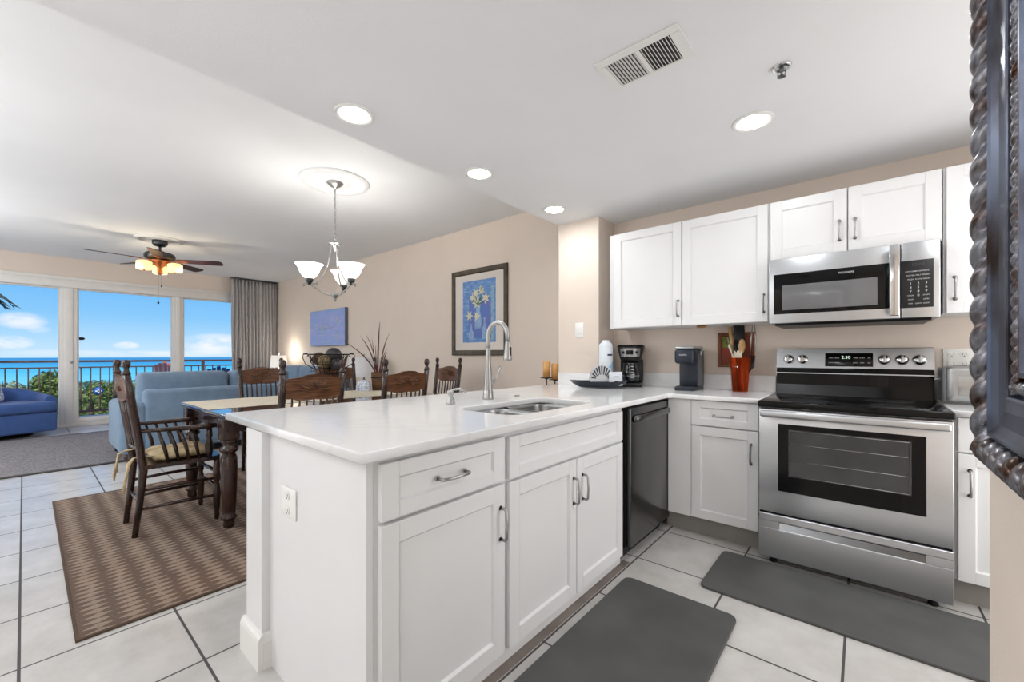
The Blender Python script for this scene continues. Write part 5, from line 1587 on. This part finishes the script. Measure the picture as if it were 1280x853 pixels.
def tree(label, u, dist, vtop, r, mm, seed, cat='tree', name='leafy_tree'):
    """tree whose crown top shows at height row vtop, at distance dist from the camera plane"""
    rnd = random.Random(seed)
    a = (u - 640) / F_PX
    x = dist * (-math.sin(YAW) + a * math.cos(YAW)); y = dist * (math.cos(YAW) + a * math.sin(YAW))
    ztop = CAM_H + (444.5 - vtop) / F_PX * dist
    t = thing(name, label, cat, (x, y, ZG))
    h = ztop - ZG
    cb = MB()
    for k in range(7):
        an = rnd.uniform(0, 2 * PI); q = rnd.uniform(0, .7) * r
        zc = h - r * .6 - rnd.uniform(0, 1.2) * r - (0 if k else .0)
        if k == 0: q, zc = 0, h - r * .55
        foliage(cb, (q * math.cos(an), q * math.sin(an), zc), r * .62, 520, r * .08, rnd)
    cb.build('crown', mm, t, False)
    MB().tube([(0, 0, 0), (.1, 0, h * .5), (0, 0, h - r)], [r * .1, r * .07, r * .05], 8).build('trunk', 'bark', t)


def palm(label, u, dist, vtop, r, mm, seed, trunk_to=None):
    rnd = random.Random(seed); a = (u - 640) / F_PX
    x = dist * (-math.sin(YAW) + a * math.cos(YAW)); y = dist * (math.cos(YAW) + a * math.sin(YAW))
    ztop = CAM_H + (444.5 - vtop) / F_PX * dist; h = ztop - ZG - r * .45
    t = thing('palm_tree', label, 'palm', (x, y, ZG))
    MB().tube([(0, 0, 0), (.15, .1, h * .5), (0, 0, h)], [.2, .16, .14], 8).build('trunk', 'bark', t)
    fronds = MB()
    for k in range(26):
        an = 2 * PI * k / 26 + rnd.uniform(-.1, .1); el = rnd.uniform(-.3, 1.2); L_ = r * rnd.uniform(.8, 1.1)
        d = Vector((math.cos(an), math.sin(an), 0)); s = Vector((-math.sin(an), math.cos(an), 0))
        prev = None
        pts = [Vector((0, 0, h)) + d * L_ * q * math.cos(el * (1 - q * .5)) + Vector((0, 0, L_ * (q * math.sin(el) - .75 * q * q))) for q in [i / 9 for i in range(10)]]
        for i in range(9):
            for sd in (-1, 1):
                p, p2 = pts[i], pts[i + 1]; w_ = L_ * .3 * math.sin(PI * (i + 1) / 11)
                tip = p2 + s * sd * w_ + Vector((0, 0, -w_ * .45))
                fronds.bm.faces.new([fronds.bm.verts.new(p), fronds.bm.verts.new(p + (p2 - p) * .55), fronds.bm.verts.new(tip)])
    fronds.build('fronds', mm, t, False)


TREES = [
    (66, 24, 462, 1.35, 'leaf2', 'tall leafy tree just left of the white window post'),
    (152, 24, 473, 1.4, 'leaf2', 'leafy tree behind the back posts of the armchair'),
    (8, 30, 475, 1.7, 'leaf3', 'yellowish bushy tree at the left edge, beyond the blue armchair'),
    (196, 30, 473, 1.8, 'leaf1', 'dark green tree behind the sofa back'),
    (48, 36, 477, 1.8, 'leaf3', 'grey-green tree between the left edge and the white post'),
    (140, 36.5, 483, 1.9, 'leaf2', 'yellow-green tree right of the railing post'),
    (258, 36, 473, 2.0, 'leaf3', 'grey-green tree seen through the right window pane'),
    (88, 42, 485, 1.9, 'leaf2', 'bright green tree half hidden by the white window post'),
    (225, 43, 476, 2.0, 'leaf2', 'green tree hidden mostly by the sofa, left of the curtain'),
    (24, 50, 483, 2.4, 'leaf1', 'dark low tree under the turquoise umbrella'),
    (120, 50, 487, 2.4, 'leaf3', 'pale tree around the blue and white sign'),
    (172, 57, 479, 2.4, 'leaf2', 'distant green tree left of the sofa cushions'),
]
for i, (u, d, v, r, mm, lab) in enumerate(TREES): tree(lab, u, d, v, r, mm, 40 + i)
palm('spreading palm in the middle window beside the railing post', 113, 29.5, 470, 1.7, 'leaf1', 5)
palm('small palm low in the left window pane', 30, 43.5, 480, 2.0, 'leaf2', 8)


def at(u, v, dist):
    a = (u - 640) / F_PX
    return (dist * (-math.sin(YAW) + a * math.cos(YAW)), dist * (math.cos(YAW) + a * math.sin(YAW)), CAM_H + (444.5 - v) / F_PX * dist)


p = at(20, 489, 40)
um = thing('beach_umbrella', 'turquoise umbrella over the planting, behind the blue armchair', 'umbrella', (p[0], p[1], ZG))
hz = p[2] - ZG
MB().cyl((0, 0, 0), (0, 0, hz + .5), .04, seg=8).build('pole', 'white', um)
MB().lathe([(1.05, hz - .1), (.6, hz + .16), (0, hz + .38), (.58, hz + .12), (1.03, hz - .14)][:3], (0, 0, 0), 12).build('canopy', 'teal', um)
p = at(123, 489, 21)
sg = thing('blue_sign', 'small blue and white round sign among the shrubs', 'sign', (p[0], p[1], ZG))
hz = p[2] - ZG
MB().cyl((0, 0, 0), (0, 0, hz), .025, seg=8).build('pole', 'bark', sg)
dsk = MB().lathe([(0, -.03), (.19, -.03), (.19, .03), (0, .03)], (0, 0, hz), 24, 'x').build('board', 'bluepaint', sg)
MB().box(.031, -.12, hz - .03, .04, .12, hz + .03).box(.031, -.03, hz - .11, .04, .03, hz + .11).build('white_mark', 'white', dsk)

# potted palm on the balcony at the left edge
pl = thing('balcony_palm', 'dark potted palm on the balcony, one frond tip showing at the left edge', 'plant', (-11.1, -.95, -.02))
MB().lathe([(0, 0), (.15, 0), (.2, .35), (.21, .38), (.18, .38), (.17, .33), (0, .33)], (0, 0, 0), 20).build('pot', 'terracotta', pl)
MB().tube([(0, 0, .33), (.03, 0, 1.2), (0, 0, 2.0)], [.05, .035, .03], 8).build('trunk', 'bark', pl)
rnd = random.Random(2)
fm = MB()
for k in range(11):
    an = 2 * PI * k / 11 + .35; d = Vector((math.cos(an), math.sin(an), 0)); s = Vector((-math.sin(an), math.cos(an), 0)); L_ = .85; el = .75
    pts = [Vector((0, 0, 2.0)) + d * L_ * q + Vector((0, 0, .42 * math.sin(q * PI * .8) - .25 * q * q)) for q in [i / 12 for i in range(13)]]
    fm.tube(pts, .006, 5)
    for i in range(1, 24):
        for sd in (-1, 1):
            p, w_ = pts[i // 2].lerp(pts[i // 2 + 1], (i % 2) * .5), .26 * math.sin(PI * (i / 2 + 1) / 14)
            tip = p + s * sd * w_ * .6 + d * .12 + Vector((0, 0, -w_ * .7))
            fm.bm.faces.new([fm.bm.verts.new(p - d * .012), fm.bm.verts.new(p + d * .035), fm.bm.verts.new(tip)])
fm.build('fronds', mat('dark_palm_leaf', (34, 48, 36), .5, var=.1), pl, False)
